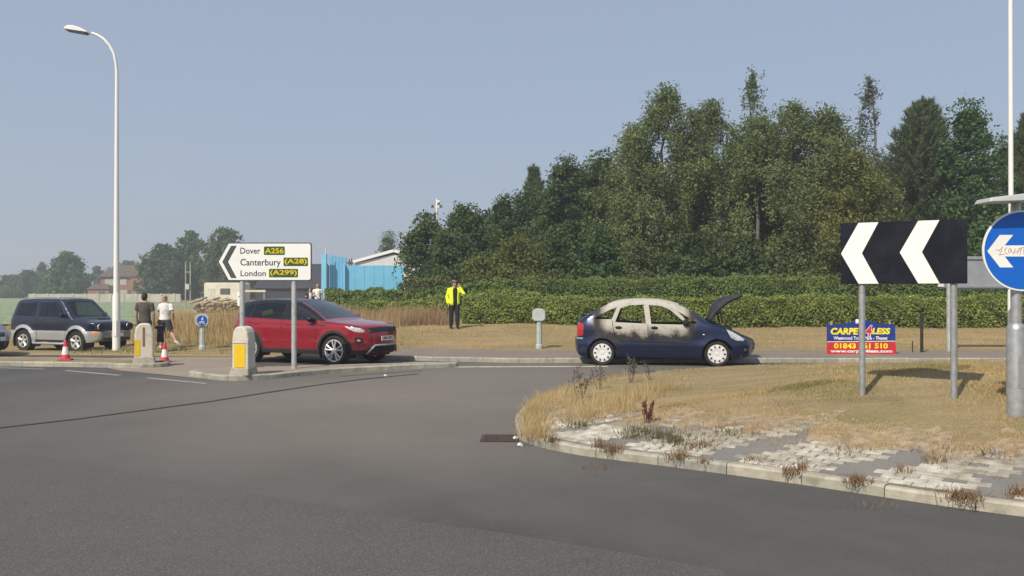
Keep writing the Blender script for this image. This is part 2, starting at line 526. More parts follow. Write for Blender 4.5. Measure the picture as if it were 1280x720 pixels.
# coarser surfacing nearest the camera
edge = [gp(*p) for p in ((-300, 530), (-100, 548), (60, 572), (190, 596), (300, 614), (400, 632), (520, 652), (640, 668), (760, 688), (900, 712))]
patch_pts = edge + [(1.6, 4.0), (3, 1), (3, -8), (-14, -8), (-14, 9)]
patch = MB().add([(x, y, .004) for x, y in patch_pts], [tuple(range(len(patch_pts)))]).obj('road_patch', m_road2)
tag(patch, 'slightly paler coarse asphalt in the foreground', kind='structure')

def ribbon(pts, w, z, taper=False):
    mb = MB()
    P = [Vector((p[0], p[1], 0)) for p in pts]
    V = []
    for i, p in enumerate(P):
        d = (P[min(i + 1, len(P) - 1)] - P[max(i - 1, 0)]).normalized()
        n = Vector((-d.y, d.x, 0))
        ww = w * random.uniform(.8, 1.2)
        V += [(p + n * ww / 2)[:2] + (z,), (p - n * ww / 2)[:2] + (z,)]
    return mb.add(V, [(2 * i, 2 * i + 1, 2 * i + 3, 2 * i + 2) for i in range(len(P) - 1)])
def dense2(pts, step):
    out = []
    for a, b in zip(pts[:-1], pts[1:]):
        a, b = Vector(a), Vector(b)
        n = max(1, int((b - a).length / step))
        out += [tuple(a + (b - a) * k / n) for k in range(n)]
    return out + [tuple(pts[-1])]

m_seal = M('bitumen_seal', (.035, .034, .034), .6, 0, .3, 8)
jp = [(px + (0 if i % 2 else 3), py) for i, (px, py) in enumerate(((-60, 543), (0, 535), (90, 524.5), (180, 513), (260, 502), (330, 491.5), (400, 480.5), (460, 473.5), (520, 467.5)))]
o = ribbon(dense2([gp(*p) for p in jp], .25), .085, .008).obj('sealed_joint', m_seal)
tag(o, 'long dark sealed joint crossing the road surface', kind='structure')
for k, (a, b) in enumerate((((425, 470.5), (528, 463.5)),)):
    o = ribbon(dense2([gp(*a), gp(*b)], .3), .05, .012).obj('sealed_joint', m_seal)
    tag(o, 'short dark joint along the kerb of the splitter island', kind='structure')
m_line = M('road_marking_white', (.34, .33, .30), .8, 0, .15, 9, dirt=(.15, .145, .14), dirt_amt=1.0, dirt_scale=9)
m_line_y = M('road_edge_cream', (.52, .47, .36), .8, 0, .12, 9, dirt=(.25, .23, .2), dirt_amt=.8, dirt_scale=4)
for a, b, w, lab in (((82, 463.4), (150, 469.4), .11, 'faded white dash left of the splitter island'),
                     ((184, 472.6), (258, 479.6), .11, 'faded white dash beside the nose of the splitter island'),
                     ((-10, 459.6), (56, 461.6), .1, 'faded white dash at the left edge of the road')):
    o = ribbon(dense2([gp(*a), gp(*b)], .3), w, .006).obj('road_marking', m_line); tag(o, lab, kind='structure')
o = ribbon(dense2([gp(330, 458.8), gp(440, 457.2)], .3), .1, .006).obj('road_marking', m_line_y)
tag(o, 'cream edge line under the red car', kind='structure')
o = ribbon(dense2([gp(568, 459.0), gp(760, 458.3)], .4), .22, .006).obj('road_marking', m_line_y)
tag(o, 'pale worn edge line in front of the far kerb', kind='structure')

# drain
gx, gy = gp(625, 548.5)
dr = thing('drain_grate', 'rusty gully grating sunk in the road beside the kerb nose', 'drain', (gx, gy, .0), radians(-2))
m_rust = M('rusty_iron', (.075, .055, .045), .7, .3, .3, 20, bump=.3, bscale=60)
MB().box((0, 0, .004), (.46, .44, .006)).obj('pit', M('pit_dark', (.02, .018, .016), .9), dr)
fr = MB(); fr.box((0, -.215, .01), (.46, .04, .016)).box((0, .215, .01), (.46, .04, .016)).box((-.21, 0, .01), (.04, .39, .016)).box((.21, 0, .01), (.04, .39, .016))
fr.obj('frame', m_rust, dr)
for k in range(5): MB().box((0, -.14 + .07 * k, .011), (.38, .03, .014)).obj('bar', m_rust, dr)

# ------------------------------------------------------------------ kerbs
def catmull(P, closed, per=12):
    n = len(P); out = []
    R = range(n) if closed else range(n - 1)
    for i in R:
        p0 = P[(i - 1) % n] if closed or i > 0 else P[0]
        p1, p2 = P[i], P[(i + 1) % n]
        p3 = P[(i + 2) % n] if closed or i + 2 < n else P[-1]
        for k in range(per):
            t = k / per
            out.append(tuple(.5 * ((2 * b) + (-a + c) * t + (2 * a - 5 * b + 4 * c - d) * t * t + (-a + 3 * b - 3 * c + d) * t ** 3) for a, b, c, d in zip(p0, p1, p2, p3)))
    if not closed: out.append(tuple(P[-1]))
    return out

class Path:
    def __init__(s, pts, closed):
        s.P = np.array(pts, float); s.closed = closed
        Q = np.vstack([s.P, s.P[:1]]) if closed else s.P
        seg = np.linalg.norm(np.diff(Q, axis=0), axis=1)
        s.S = np.concatenate([[0], np.cumsum(seg)]); s.Q = Q; s.L = s.S[-1]
    def pt(s, u):
        if s.closed: u = u % s.L
        return np.array([np.interp(u, s.S, s.Q[:, 0]), np.interp(u, s.S, s.Q[:, 1])])
    def nrm(s, u, side=1):
        d = s.pt(u + .15) - s.pt(u - .15)
        d = d / (np.linalg.norm(d) + 1e-9)
        return np.array([-d[1], d[0]]) * side

m_kerb = [M('kerb_concrete_%d' % i, c, .85, 0, .12, 9, bump=.25, bscale=70, dirt=(.13, .115, .085), dirt_amt=.6, dirt_scale=5)
          for i, c in enumerate(((.34, .32, .26), (.30, .29, .25), (.38, .35, .28)))]
def kerb_stones(path, parent, u0, u1, length, side, z_top=.1, width=.125, zfun=None, jitter=.03):
    u = u0
    while u < u1 - .1:
        l = min(length * random.uniform(.97, 1.03), u1 - u)
        mb = MB(); rows = []
        dz = random.uniform(-.006, .006)
        prof = [(.0, -.08), (.0, z_top - .022), (.02, z_top), (width, z_top), (width, -.08)]
        ns = 5
        for k in range(ns):
            uu = u + .004 + (l - .008) * k / (ns - 1)
            p = path.pt(uu); n = path.nrm(uu, side)
            zz = dz + (zfun(uu) if zfun else 0)
            rows.append([(p[0] + n[0] * a, p[1] + n[1] * a, b + zz) for a, b in prof])
        V = [q for r in rows for q in r]; m = len(prof)
        Fc = [(k * m + j, k * m + j + 1, (k + 1) * m + j + 1, (k + 1) * m + j) for k in range(ns - 1) for j in range(m - 1)]
        Fc += [tuple(range(m)), tuple((ns - 1) * m + j for j in range(m - 1, -1, -1))]
        mb.add(V, Fc).obj('kerb_stone', random.choice(m_kerb), parent, fix=True)
        u += l

# central island of the roundabout
KP = [(0.05, 11.5), (0.16, 10.55), (0.71, 9.75), (1.59, 9.1), (2.6, 8.32), (4.11, 7.05), (6.0, 6.1), (9.0, 5.9), (12.5, 8), (14.5, 12.5), (13, 17), (9.5, 19.4), (6.2, 19.5), (3.2, 18.2), (1.2, 16), (0.35, 13.8), (.08, 12.5)]
kerb_path = Path(catmull(KP, True), True)        # runs anticlockwise: the island lies on the left of the direction of travel
SIDE = 1
def mound_h(v, w=0.0):
    """height of the island v metres inside the kerb; w = 1 on the far side, where the lawn climbs straight from the kerb"""
    return np.interp(v, [0, .125, 2, 3.2, 4.5, 6, 9], [.1, .1, .36, .46, .61, .71, .74]) * (1 - w) + np.interp(v, [0, .125, .45, 1.0, 2.2, 3.5, 5, 6, 9], [.1, .1, .21, .29, .37, .47, .63, .71, .74]) * w
NU = 420
us = np.linspace(0, kerb_path.L, NU, endpoint=False)
Kp = np.array([kerb_path.pt(u) for u in us]); Kn = np.array([kerb_path.nrm(u, SIDE) for u in us])
CEN = np.array([7.2, 12.8])
BACK = smooth01((.35 - Kn[:, 1]) / .7)          # 0 on the near side, 1 on the far side
def ui(u): return int(round(u / kerb_path.L * NU)) % NU
def mound_pt(i, v):
    if v <= 2.0: return Kp[i] + Kn[i] * v
    a = Kp[i] + Kn[i] * 2.0
    L = np.linalg.norm(CEN - a)
    return a + (CEN - a) * min(1.0, (v - 2.0) / L)
def mound_sheet(name, v0s, vs_rel, mat, lift, wob=0.0):
    V = []
    for t in vs_rel:
        for i in range(NU):
            v = v0s[i] + t
            L = 2.0 + np.linalg.norm(CEN - (Kp[i] + Kn[i] * 2.0))
            v = min(v, L)
            p = mound_pt(i, v)
            V.append((p[0], p[1], float(mound_h(v, BACK[i])) + (lift if t >= 0 else -.03) + wob * sin(p[0] * 2.1 + p[1]) * sin(p[1] * 1.7 - p[0] * .6)))
    n = len(vs_rel); I = np.arange(NU * n).reshape(n, NU); J = np.roll(I, -1, axis=1)
    Fq = np.stack([I[:-1], J[:-1], J[1:], I[1:]], -1).reshape(-1, 4)
    return fast_obj(name, V, Fq, mat, smooth=True)
m_apron = asphalt('apron_grey', (.16, .155, .15), (.19, .18, .165), 1.2, .6)
island = mound_sheet('roundabout_island', np.full(NU, .1), [0, .3, .6, .9, 1.2, 1.6, 2.0, 2.4, 3, 4, 5, 6, 8, 12], m_apron, 0)
tag(island, 'raised kerbed island in the middle of the roundabout', kind='structure')
kerb_stones(kerb_path, island, 0, kerb_path.L, .74, SIDE)
nb = np.array([sin(u * 2.3) + .7 * sin(u * 5.1 + 1) + .5 * sin(u * 9.7 + 2) for u in us])
VB = 1.62 * (1 - .82 * BACK) + .2 * nb * (1 - .7 * BACK) + (1 - .8 * BACK) * ( .10 * np.sin(us * 23 + 1) + .08 * np.sin(us * 41) + .05 * np.sin(us * 67 + 2))
lawn = mound_sheet('island_lawn', VB, [-.05, .06, .2, .4, .8, 1.3, 1.7, 2.1, 2.5, 2.9, 3.4, 4, 4.6, 5.2, 5.8, 7, 12], m_lawn, .014, .012)
tag(lawn, 'patchy dry lawn over the crown of the roundabout island', kind='structure')

m_soil = M('apron_soil', (.23, .17, .11), .95, 0, .25, 9, bump=.5, bscale=40, col2=(.36, .285, .19), dirt=(.15, .13, .08), dirt_amt=.6, dirt_scale=3)
VS = np.maximum(.16, VB - (1 - .8 * BACK) * (.46 + .2 * np.sin(us * 7 + 2) + .12 * np.sin(us * 17) + .07 * np.sin(us * 37 + 1) + .05 * np.sin(us * 71)))
soil = mound_sheet('soil_margin', VS, [-.03, .03, .15, .3, .6, .9], m_soil, .0135, .007)
tag(soil, 'brown soil washed down from the lawn over the upper paving', kind='structure')
# paving bricks of the apron
m_brick = [M('brick_white_%d' % i, c, .9, 0, .22, 7, bump=.2, bscale=60, dirt=(.18, .155, .115), dirt_amt=d, dirt_scale=4.5, coords='Position')
           for i, (c, d) in enumerate((((.42, .40, .35), .95), ((.34, .315, .265), .95), ((.26, .235, .19), .95), ((.21, .18, .135), .95)))]
def brick_mesh(mat):
    mb = MB()
    a, b, h, c = .096, .044, .03, .007
    V = [(-a, -b, -h), (a, -b, -h), (a, b, -h), (-a, b, -h), (-a, -b, h - c), (a, -b, h - c), (a, b, h - c), (-a, b, h - c),
         (-a + c, -b + c, h), (a - c, -b + c, h), (a - c, b - c, h), (-a + c, b - c, h)]
    Fc = [(0, 1, 5, 4), (1, 2, 6, 5), (2, 3, 7, 6), (3, 0, 4, 7), (4, 5, 9, 8), (5, 6, 10, 9), (6, 7, 11, 10), (7, 4, 8, 11), (8, 9, 10, 11)]
    me = bpy.data.meshes.new('brick'); me.from_pydata(V, [], Fc); me.materials.append(mat); return me
bmeshes = [brick_mesh(m) for m in m_brick]
U_OFF = 2.05
cands = []
for j in range(17):
    v = .19 + j * .104
    u = 0.0 + (.1 if j % 2 else 0)
    while u < 8.6:
        ph = ((u - U_OFF) - .06 * j) % 1.24
        if ph > .40:
            i = int(u / kerb_path.L * NU) % NU
            vb = VB[i]
            dens = 1.0 if v < VS[i] + .12 + .16 * sin(u * 5.3) * sin(u * 2.1 + 1) + .05 * sin(u * 17) else 0.0
            if random.random() < dens * .985:
                p = kerb_path.pt(u); n = kerb_path.nrm(u, SIDE)
                q = p + n * v
                worn = (v / 1.8) * 2.2 + random.uniform(-.6, 1.5) + .6 * sin(u * 1.9 + v * 3)
                cands.append((q[0], q[1], v, n, int(np.clip(worn, 0, 3)), BACK[i]))
        u += .203
cands.sort(key=lambda c: c[0] ** 2 * .2 + c[1] ** 2)
rest = MB()
for k, (x, y, v, n, mi, bw_) in enumerate(cands):
    slope = (mound_h(v + .05, bw_) - mound_h(v - .05, bw_)) / .1
    nx = Vector((n[1], -n[0], 0)); ny = Vector((n[0], n[1], slope)).normalized(); nzv = nx.cross(ny)
    mt = Matrix((nx, ny, nzv)).transposed().to_4x4()
    mt = mt @ Euler((random.uniform(-.02, .02), random.uniform(-.015, .015), random.uniform(-.02, .02))).to_matrix().to_4x4()
    mt.translation = (x, y, float(mound_h(v, bw_)) - .018 + random.uniform(-.003, .005))
    if k < 300:
        o = bpy.data.objects.new('brick', bmeshes[mi]); COL.objects.link(o); o.parent = island; o.matrix_local = mt
    else:
        me = bmeshes[mi]
        rest.add([mt @ w.co for w in me.vertices], [tuple(pp.vertices) for pp in me.polygons])
if rest.v:
    o = rest.obj('paving_bricks', m_brick[2], island); o['kind'] = 'stuff'

# far kerb and footway
fk = Path([(x, float(edge_y(x))) for x in np.arange(-40, 40, .5)], False)
u_of = lambda x: float(np.interp(x, fk.Q[:, 0], fk.S))
foot = grid_sheet('footway', np.arange(-4.2, 60, .6), [.12, .5, 1, 1.5, 2, 2.4, 2.8, 3.0], m_foot, .008)
tag(foot, 'grey asphalt footway behind the far kerb', kind='structure')
kerb_stones(fk, foot, u_of(-4.2), u_of(20), .915, 1, z_top=.115)

# splitter island and left-hand verge nose
def kerbed(name, pts, top_mat, label, length=.8, z=.11, back=None):
    path = Path(catmull(pts, True, 8), True)
    c = path.P.mean(0)
    inner = [path.pt(u) + path.nrm(u, 1) * .1 for u in np.linspace(0, path.L, 80, endpoint=False)]
    mb = MB().add([(p[0], p[1], z - .004) for p in inner], [tuple(range(len(inner)))])
    o = mb.obj(name, top_mat)
    tag(o, label, kind='structure')
    kerb_stones(path, o, 0, path.L, length, 1, z_top=z)
    return o
ap = [gp(*p) for p in ((120, 457), (150, 463.5), (200, 468), (250, 473.5), (275, 474), (300, 466), (320, 456), (318, 447), (250, 446), (180, 446.5), (140, 448))]
o = MB().add([(x_, y_, .006) for x_, y_ in ap], [tuple(range(len(ap)))]).obj('paved_apron', m_island_top)
tag(o, 'sandy coloured flush paving between the two kerbed islands', kind='structure')
splitter = kerbed('splitter_island', [(-6.95, 18.95), (-6.5, 18.4), (-5.75, 17.85), (-5.1, 18.1), (-4.2, 19.25), (-2.6, 20.45), (-1.45, 20.95), (-1.4, 21.3), (-2.6, 21.1), (-4.2, 20.45), (-5.6, 20.0), (-6.6, 19.6)],
                  m_island_top, 'kerbed splitter island under the direction sign')
m_dirt = grass_ground('worn_verge_dirt', (.33, .26, .16), (.2, .18, .09), (.28, .22, .15), 1.2)
nose = kerbed('verge_nose', [(-42, 24.2), (-20, 22.0), (-12.4, 21.35), (-9.9, 21.0), (-8.85, 20.75), (-8.3, 21.2), (-8.9, 22.0), (-12, 22.75), (-20, 23.9), (-42, 27)],
              m_dirt, 'pale kerbed strip of worn verge at the left of the road')
# ------------------------------------------------------------------ grasses and weeds
def blades(C, H, W, lean=.35, seed=1):
    """thin three-vertex blades at points C (n,3)"""
    r = np.random.default_rng(seed); n = len(C)
    a = r.random(n) * 2 * pi; b = r.random(n) * 2 * pi
    d = np.stack([np.cos(a), np.sin(a), np.zeros(n)], -1) * (W / 2)[:, None]
    tip = np.stack([np.cos(b) * lean * H * r.random(n), np.sin(b) * lean * H * r.random(n), H], -1)
    V = np.stack([C - d, C + d, C + tip], 1).reshape(-1, 3)
    return V, np.arange(3 * n).reshape(n, 3)

m_straw = leaf_mat('straw', [(.24, .165, .07), (.40, .29, .135), (.55, .42, .22), (.48, .37, .19)], .25, .6, .8)
m_straw_g = leaf_mat('straw_green', [(.17, .165, .055), (.30, .265, .11), (.44, .36, .18)], .25, .8, .8)
m_straw_pink = leaf_mat('straw_pink', [(.22, .15, .085), (.37, .25, .15), (.48, .36, .22)], .25, .6, .8)
def on_ground(X, Y, sink=.01): return np.stack([X, Y, ground_z(X, Y) - sink], -1)

def grass_obj(name, C, h0, h1, w0, w1, mat, label, lean=.35, seed=1):
    r = np.random.default_rng(seed + 50)
    X_, Y_ = C[:, 0], C[:, 1]
    patch_ = .78 + .22 * np.sin(X_ * 1.9 + 3 * np.sin(Y_ * .8)) + .16 * np.sin(X_ * 4.3 + Y_ * 2.1 + seed) + .1 * np.sin(X_ * 9 - Y_ * 5)
    H = (h0 + (h1 - h0) * r.random(len(C)) ** 1.3) * np.clip(patch_, .35, 1.25); W = w0 + (w1 - w0) * r.random(len(C))
    o = fast_obj(name, *blades(C, H, W, lean, seed), mat)
    return tag(o, label, kind='stuff')

def clumps(n, x0, x1, y0, y1, seed, per=20, spread=.16, keep=None):
    r = np.random.default_rng(seed)
    cx = x0 + (x1 - x0) * r.random(n); cy = y0 + (y1 - y0) * r.random(n)
    if keep is not None:
        k = keep(cx, cy); cx, cy = cx[k], cy[k]
    X = np.repeat(cx, per) + r.normal(0, spread, len(cx) * per)
    Y = np.repeat(cy, per) + r.normal(0, spread, len(cy) * per)
    return X, Y

# lawn on the island
r_ = np.random.default_rng(5)
LI = np.concatenate([r_.integers(0, NU, 60000), r_.integers(0, int(NU * .3), 90000)]); LT = r_.random(150000) ** .85 * 6.2
P, Zs = [], []
Kp2 = Kp + Kn * 2.0
for i, t in zip(LI, LT):
    v = VB[i] + t - .1
    a = Kp2[i]; Lc = np.linalg.norm(CEN - a)
    q = Kp[i] + Kn[i] * v if v <= 2 else a + (CEN - a) * min(.98, (v - 2) / Lc)
    P.append((q[0], q[1])); Zs.append(float(mound_h(v, BACK[i])) + .005)
P = np.array(P) + r_.normal(0, .05, (len(P), 2)); Zs = np.array(Zs)
vis = (P[:, 0] < P[:, 1] * .62) & (P[:, 1] > 7)
P, Zs = P[vis], Zs[vis]
hx = .5 + .5 * np.sin(P[:, 0] * 1.7 + 1) * np.sin(P[:, 1] * 1.3)
grass_obj('lawn_grass', np.column_stack([P, Zs])[hx < .62], .02, .06, .005, .011, m_straw, 'short dry grass blades over the roundabout island', .9, 3)
grass_obj('lawn_grass', np.column_stack([P, Zs])[hx >= .62], .02, .055, .005, .011, m_straw_g, 'greener patches of short grass on the roundabout island', .9, 4)

def mound_spot(px, py, v_hint=None):
    """ground point of the island under a photograph pixel (march along the ray)"""
    for Y in np.arange(6.5, 20, .02):
        p = at(px, py, Y)
        dd = np.hypot(Kp[:, 0] - p.x, Kp[:, 1] - p.y); i = int(dd.argmin())
        inside = np.dot(np.array([p.x, p.y]) - Kp[i], Kn[i]) > 0
        z = float(mound_h(dd[i], BACK[i])) if inside else 0.0
        if p.z <= z + .01: return p.x, p.y, z
    return p.x, p.y, 0.0
def tuft(C, n, h, w, spread, seed, lean=.6):
    r = np.random.default_rng(seed)
    Q = np.array(C)[None, :] + np.column_stack([r.normal(0, spread, n), r.normal(0, spread, n), np.full(n, -.015)])
    return blades(Q, h * (.4 + .6 * r.random(n)), np.full(n, w), lean, seed)
def tufts_obj(name, spots, mat, label, seed):
    VV, FF, b = [], [], 0
    for k, (px, py, n, h, w, sp, le) in enumerate(spots):
        V, Fc = tuft(mound_spot(px, py), n, h, w, sp, seed + k, le)
        VV.append(V); FF.append(Fc + b); b += len(V)
    return tag(fast_obj(name, np.vstack(VV), np.vstack(FF), mat), label, kind='stuff')
tufts_obj('long_straw_grass',
          [(664 + 3 * (i % 5), 545 - 8 * (i // 5), 60, .22, .007, .09, .8) for i in range(12)] +
          [(715 + 9 * i + random.uniform(-5, 5), 528 - 2.5 * i + random.uniform(-6, 6), 80, .28, .007, .13, .7) for i in range(12)] +
          [(740 + 9 * i, 508 - 2 * i, 80, .25, .007, .14, .7) for i in range(12)] +
          [(800 + 14 * i + random.uniform(-5, 5), 526 + .8 * i + random.uniform(-6, 6), 45, .11, .006, .12, .9) for i in range(20)] +
          [(860 + 17 * i + random.uniform(-6, 6), 541 + .9 * i + random.uniform(-7, 7), 45, .09, .006, .12, 1.0) for i in range(26)],
          m_straw, 'long straw coloured grass along the brow of the roundabout island', 100)
wr = random.Random(88)
edge_spots = []
VV, FF, b0 = [], [], 0
for k in range(330):
    u_ = wr.uniform(.2, 8.8); i_ = int(u_ / kerb_path.L * NU) % NU
    v_ = VB[i_] + wr.uniform(-.35, .3); q_ = kerb_path.pt(u_) + kerb_path.nrm(u_, SIDE) * v_
    V_, F_ = tuft((q_[0], q_[1], float(mound_h(v_, BACK[i_]))), 22, wr.uniform(.04, .11), .006, .05, 500 + k, 1.1)
    VV.append(V_); FF.append(F_ + b0); b0 += len(V_)
tag(fast_obj('fringe_grass', np.vstack(VV), np.vstack(FF), m_straw), 'straggling dry grass fringe between lawn and paving', kind='stuff')
for k in range(150):      # longer grass down the far side of the nose
    u_ = kerb_path.L - wr.uniform(-.6, 5.2); i_ = ui(u_)
    v_ = wr.uniform(.16, 1.0); q_ = kerb_path.pt(u_) + kerb_path.nrm(u_, SIDE) * v_
    V_, F_ = tuft((q_[0], q_[1], float(mound_h(v_, BACK[i_]))), 30, wr.uniform(.06, .22), .006, .10, 1500 + k, .9)
    VV.append(V_); FF.append(F_ + b0); b0 += len(V_)
for k in range(70):
    u_ = kerb_path.L - wr.uniform(-.5, 2.6); i_ = ui(u_)
    v_ = wr.uniform(.12, .4); q_ = kerb_path.pt(u_) + kerb_path.nrm(u_, SIDE) * v_
    V_, F_ = tuft((q_[0], q_[1], float(mound_h(v_, BACK[i_]))), 34, wr.uniform(.1, .26), .006, .07, 3500 + k, .9)
    VV.append(V_); FF.append(F_ + b0); b0 += len(V_)
fringe_far = (np.vstack(VV[330:]), np.vstack(FF[330:]) - (FF[330].min()))
VV, FF, b0 = VV[:330], FF[:330], 0
tag(fast_obj('fringe_grass', *fringe_far, m_straw), 'long dry grass down the far side of the island nose', kind='stuff')
VV, FF, b0 = [], [], 0
for k in range(150):
    u_ = wr.uniform(.2, 8.8)
    v_ = wr.choice((.14, .14, wr.uniform(.2, 1.5))); q_ = kerb_path.pt(u_) + kerb_path.nrm(u_, SIDE) * v_
    V_, F_ = tuft((q_[0], q_[1], float(mound_h(v_, BACK[ui(u_)]))), 22, wr.uniform(.02, .07), .007, .035, 900 + k, 1.3)
    VV.append(V_); FF.append(F_ + b0); b0 += len(V_)
joint_weeds = (np.vstack(VV), np.vstack(FF))
m_weed = leaf_mat('dry_weed', [(.10, .065, .035), (.22, .14, .075), (.30, .20, .12)], .2, 2, .8)
tag(fast_obj('joint_weeds', *joint_weeds, m_weed), 'small dead weeds in the joints of the paving bricks', kind='stuff')
VV, FF, b0 = [], [], 0
for k in range(240):
    u_ = wr.uniform(.2, 8.8); i_ = ui(u_)
    v_ = max(.2, VB[i_] - wr.uniform(.0, .75)); q_ = kerb_path.pt(u_) + kerb_path.nrm(u_, SIDE) * v_
    V_, F_ = tuft((q_[0], q_[1], float(mound_h(v_, BACK[i_]))), 26, wr.uniform(.025, .075), .008, .07, 2500 + k, 1.4)
    VV.append(V_); FF.append(F_ + b0); b0 += len(V_)
tag(fast_obj('dead_growth', np.vstack(VV), np.vstack(FF), leaf_mat('dead_growth', [(.16, .10, .06), (.30, .205, .125), (.42, .31, .20), (.24, .21, .11)], .2, 1.6, .9)), 'low dead growth creeping over the upper paving', kind='stuff')
m_weed_g = leaf_mat('green_weed', [(.06, .065, .025), (.13, .12, .05), (.2, .17, .09)], .2, 2, .8)
tufts_obj('dry_weeds',
          [(1072, 606, 160, .11, .01, .055, 1.2), (1205, 622, 190, .11, .01, .075, 1.3), (1276, 618, 120, .16, .01, .05, .9), (990, 596, 100, .12, .01, .05, 1.0),
           (1003, 586, 60, .17, .008, .03, .5), (742, 585, 90, .06, .01, .12, 1.3), (1080, 629, 90, .06, .008, .12, 1.2), (875, 558, 160, .15, .01, .09, 1.0),
           (850, 572, 100, .14, .01, .06, .9), (765, 562, 120, .15, .009, .06, .8), (748, 558, 70, .2, .007, .04, .6), (880, 578, 70, .08, .01, .04, 1.2),
           (1130, 590, 60, .16, .008, .04, .8), (1170, 575, 80, .12, .01, .07, 1.0), (1240, 568, 80, .12, .01, .08, 1.0), (945, 575, 60, .1, .01, .05, 1.1), (690, 556, 90, .12, .009, .05, .9)] +
          [(random.uniform(800, 1270), 0, 45, .07, .009, .06, 1.2) for _ in range(0)],
          m_weed, 'withered brown weeds growing between the paving bricks', 300)
tufts_obj('green_weeds',
          [(725, 531, 120, .1, .012, .07, 1.0), (800, 538, 160, .12, .012, .1, 1.0), (830, 545, 160, .14, .012, .1, .9), (845, 553, 150, .15, .012, .08, .9), (790, 545, 90, .1, .012, .08, 1.0),
           (910, 540, 90, .1, .012, .09, 1.0), (1060, 562, 80, .1, .01, .1, 1.0), (1190, 560, 80, .1, .01, .12, 1.1)],
          m_weed_g, 'low grey green weeds along the top of the paving', 400)

def branching_weed(name, label, px, py, h, mat, n_st, seed, leafy=0, spread=.1, r0=.006):
    x, y, z = mound_spot(px, py)
    t = thing(name, label, 'weed', (x, y, z))
    rr = random.Random(seed); st = MB(); hd = MB()
    for s in range(n_st):
        a = rr.uniform(0, 2 * pi); L = h * rr.uniform(.6, 1)
        b = Vector((rr.uniform(-1, 1) * spread * .4, rr.uniform(-1, 1) * spread * .4, -.02))
        tip = b + Vector((cos(a) * spread, sin(a) * spread, L))
        mid = (b + tip) / 2 + Vector((rr.uniform(-.03, .03), rr.uniform(-.03, .03), 0))
        st.tube([b, mid, tip], [r0, r0 * .8, r0 * .4], 5)
        for k in range(leafy):
            f = rr.uniform(.4, 1); p = b + (tip - b) * f
            e = p + Vector((rr.uniform(-.07, .07), rr.uniform(-.07, .07), rr.uniform(.0, .07)))
            st.tube([p, e], [r0 * .5, r0 * .3], 4)
            hd.ell(e, (.011, .011, .014), 5, 4)
        if not leafy:
            for k in range(26):
                f = .45 + .55 * k / 26; p = b + (tip - b) * f
                hd.ell(p + Vector((rr.uniform(-.014, .014), rr.uniform(-.014, .014), 0)), (.009, .009, .011), 5, 3)
    st.obj('stem', mat, t); hd.obj('seed_heads', mat, t)['kind'] = 'stuff'
m_dock = M('dock_brown', (.12, .05, .028), .9, 0, .3, 20)
m_thistle = M('weed_grey', (.10, .085, .075), .9, 0, .3, 20)
branching_weed('dock_plant', 'rust brown dock seed stalks standing on the island edge', 808, 529, .36, m_dock, 7, 3, 0, .07, .006)
branching_weed('tall_weed', 'dark leggy weed at the far left brow of the island', 727, 500, .52, m_thistle, 5, 5, 9, .14)
branching_weed('tall_weed', 'thin dark weed just right of the leggy one', 750, 487, .42, m_thistle, 4, 6, 7, .10)
branching_weed('tall_weed', 'dark weed standing in front of the burnt car rear wheel', 790, 479, .46, m_thistle, 5, 8, 8, .12)
branching_weed('tall_weed', 'thin dry weed in front of the burnt car doors', 815, 475, .4, m_thistle, 3, 9, 6, .1)

# verge: mown dry grass, longer dry grass on the bank
X, Y = clumps(2600, -4, 24, 25.3, 34.5, 21, 12, .2)
grass_obj('verge_grass', on_ground(X, Y), .03, .09, .012, .022, m_straw, 'short mown dry grass on the far verge', .9, 7)
X, Y = clumps(900, -13, -3, 25.2, 31, 22, 14, .2)
grass_obj('verge_grass', on_ground(X, Y), .04, .16, .012, .022, m_straw_g, 'rough short grass beside the footway post', .9, 8)
keepb = lambda x, y: (y > 27.8 + 3.2 * smooth01((x + 8) / 3)) & (x > -11.3 - (y - 27) * .42 + 1.2 * (y < 30.5))
X, Y = clumps(1150, -16, -4.5, 27.5, 38, 23, 30, .22, keepb)
grass_obj('tall_dry_grass', on_ground(X, Y), .3, .95, .012, .022, m_straw, 'tall straw coloured grass on the bank behind the walkers', .3, 9)
X, Y = clumps(520, -8.6, -2.5, 34.3, 37, 24, 36, .2)
grass_obj('tall_dry_grass', on_ground(X, Y), .3, .8, .012, .022, m_straw_pink, 'pinkish dry grass on the bank behind the red car', .3, 10)
X, Y = clumps(700, -34, -13, 33.5, 60, 26, 16, .3, lambda x, y: x < -13 - (y - 30) * .3)
grass_obj('verge_grass', on_ground(X, Y), .1, .4, .02, .035, m_straw_g, 'rough grass at the near edge of the crop field', .5, 11)
X, Y = clumps(240, -42, -8.6, 21.6, 24.5, 27, 10, .15, lambda x, y: (y - 22.0 - np.interp(x, [-42, -20, -12, -8.6], [3.5, .9, .05, -.4])) ** 2 < .16)
grass_obj('verge_grass', np.column_stack([X, Y, np.full(len(X), .1)]), .03, .1, .012, .02, m_straw, 'scattered dry grass on the worn verge strip', .9, 12)
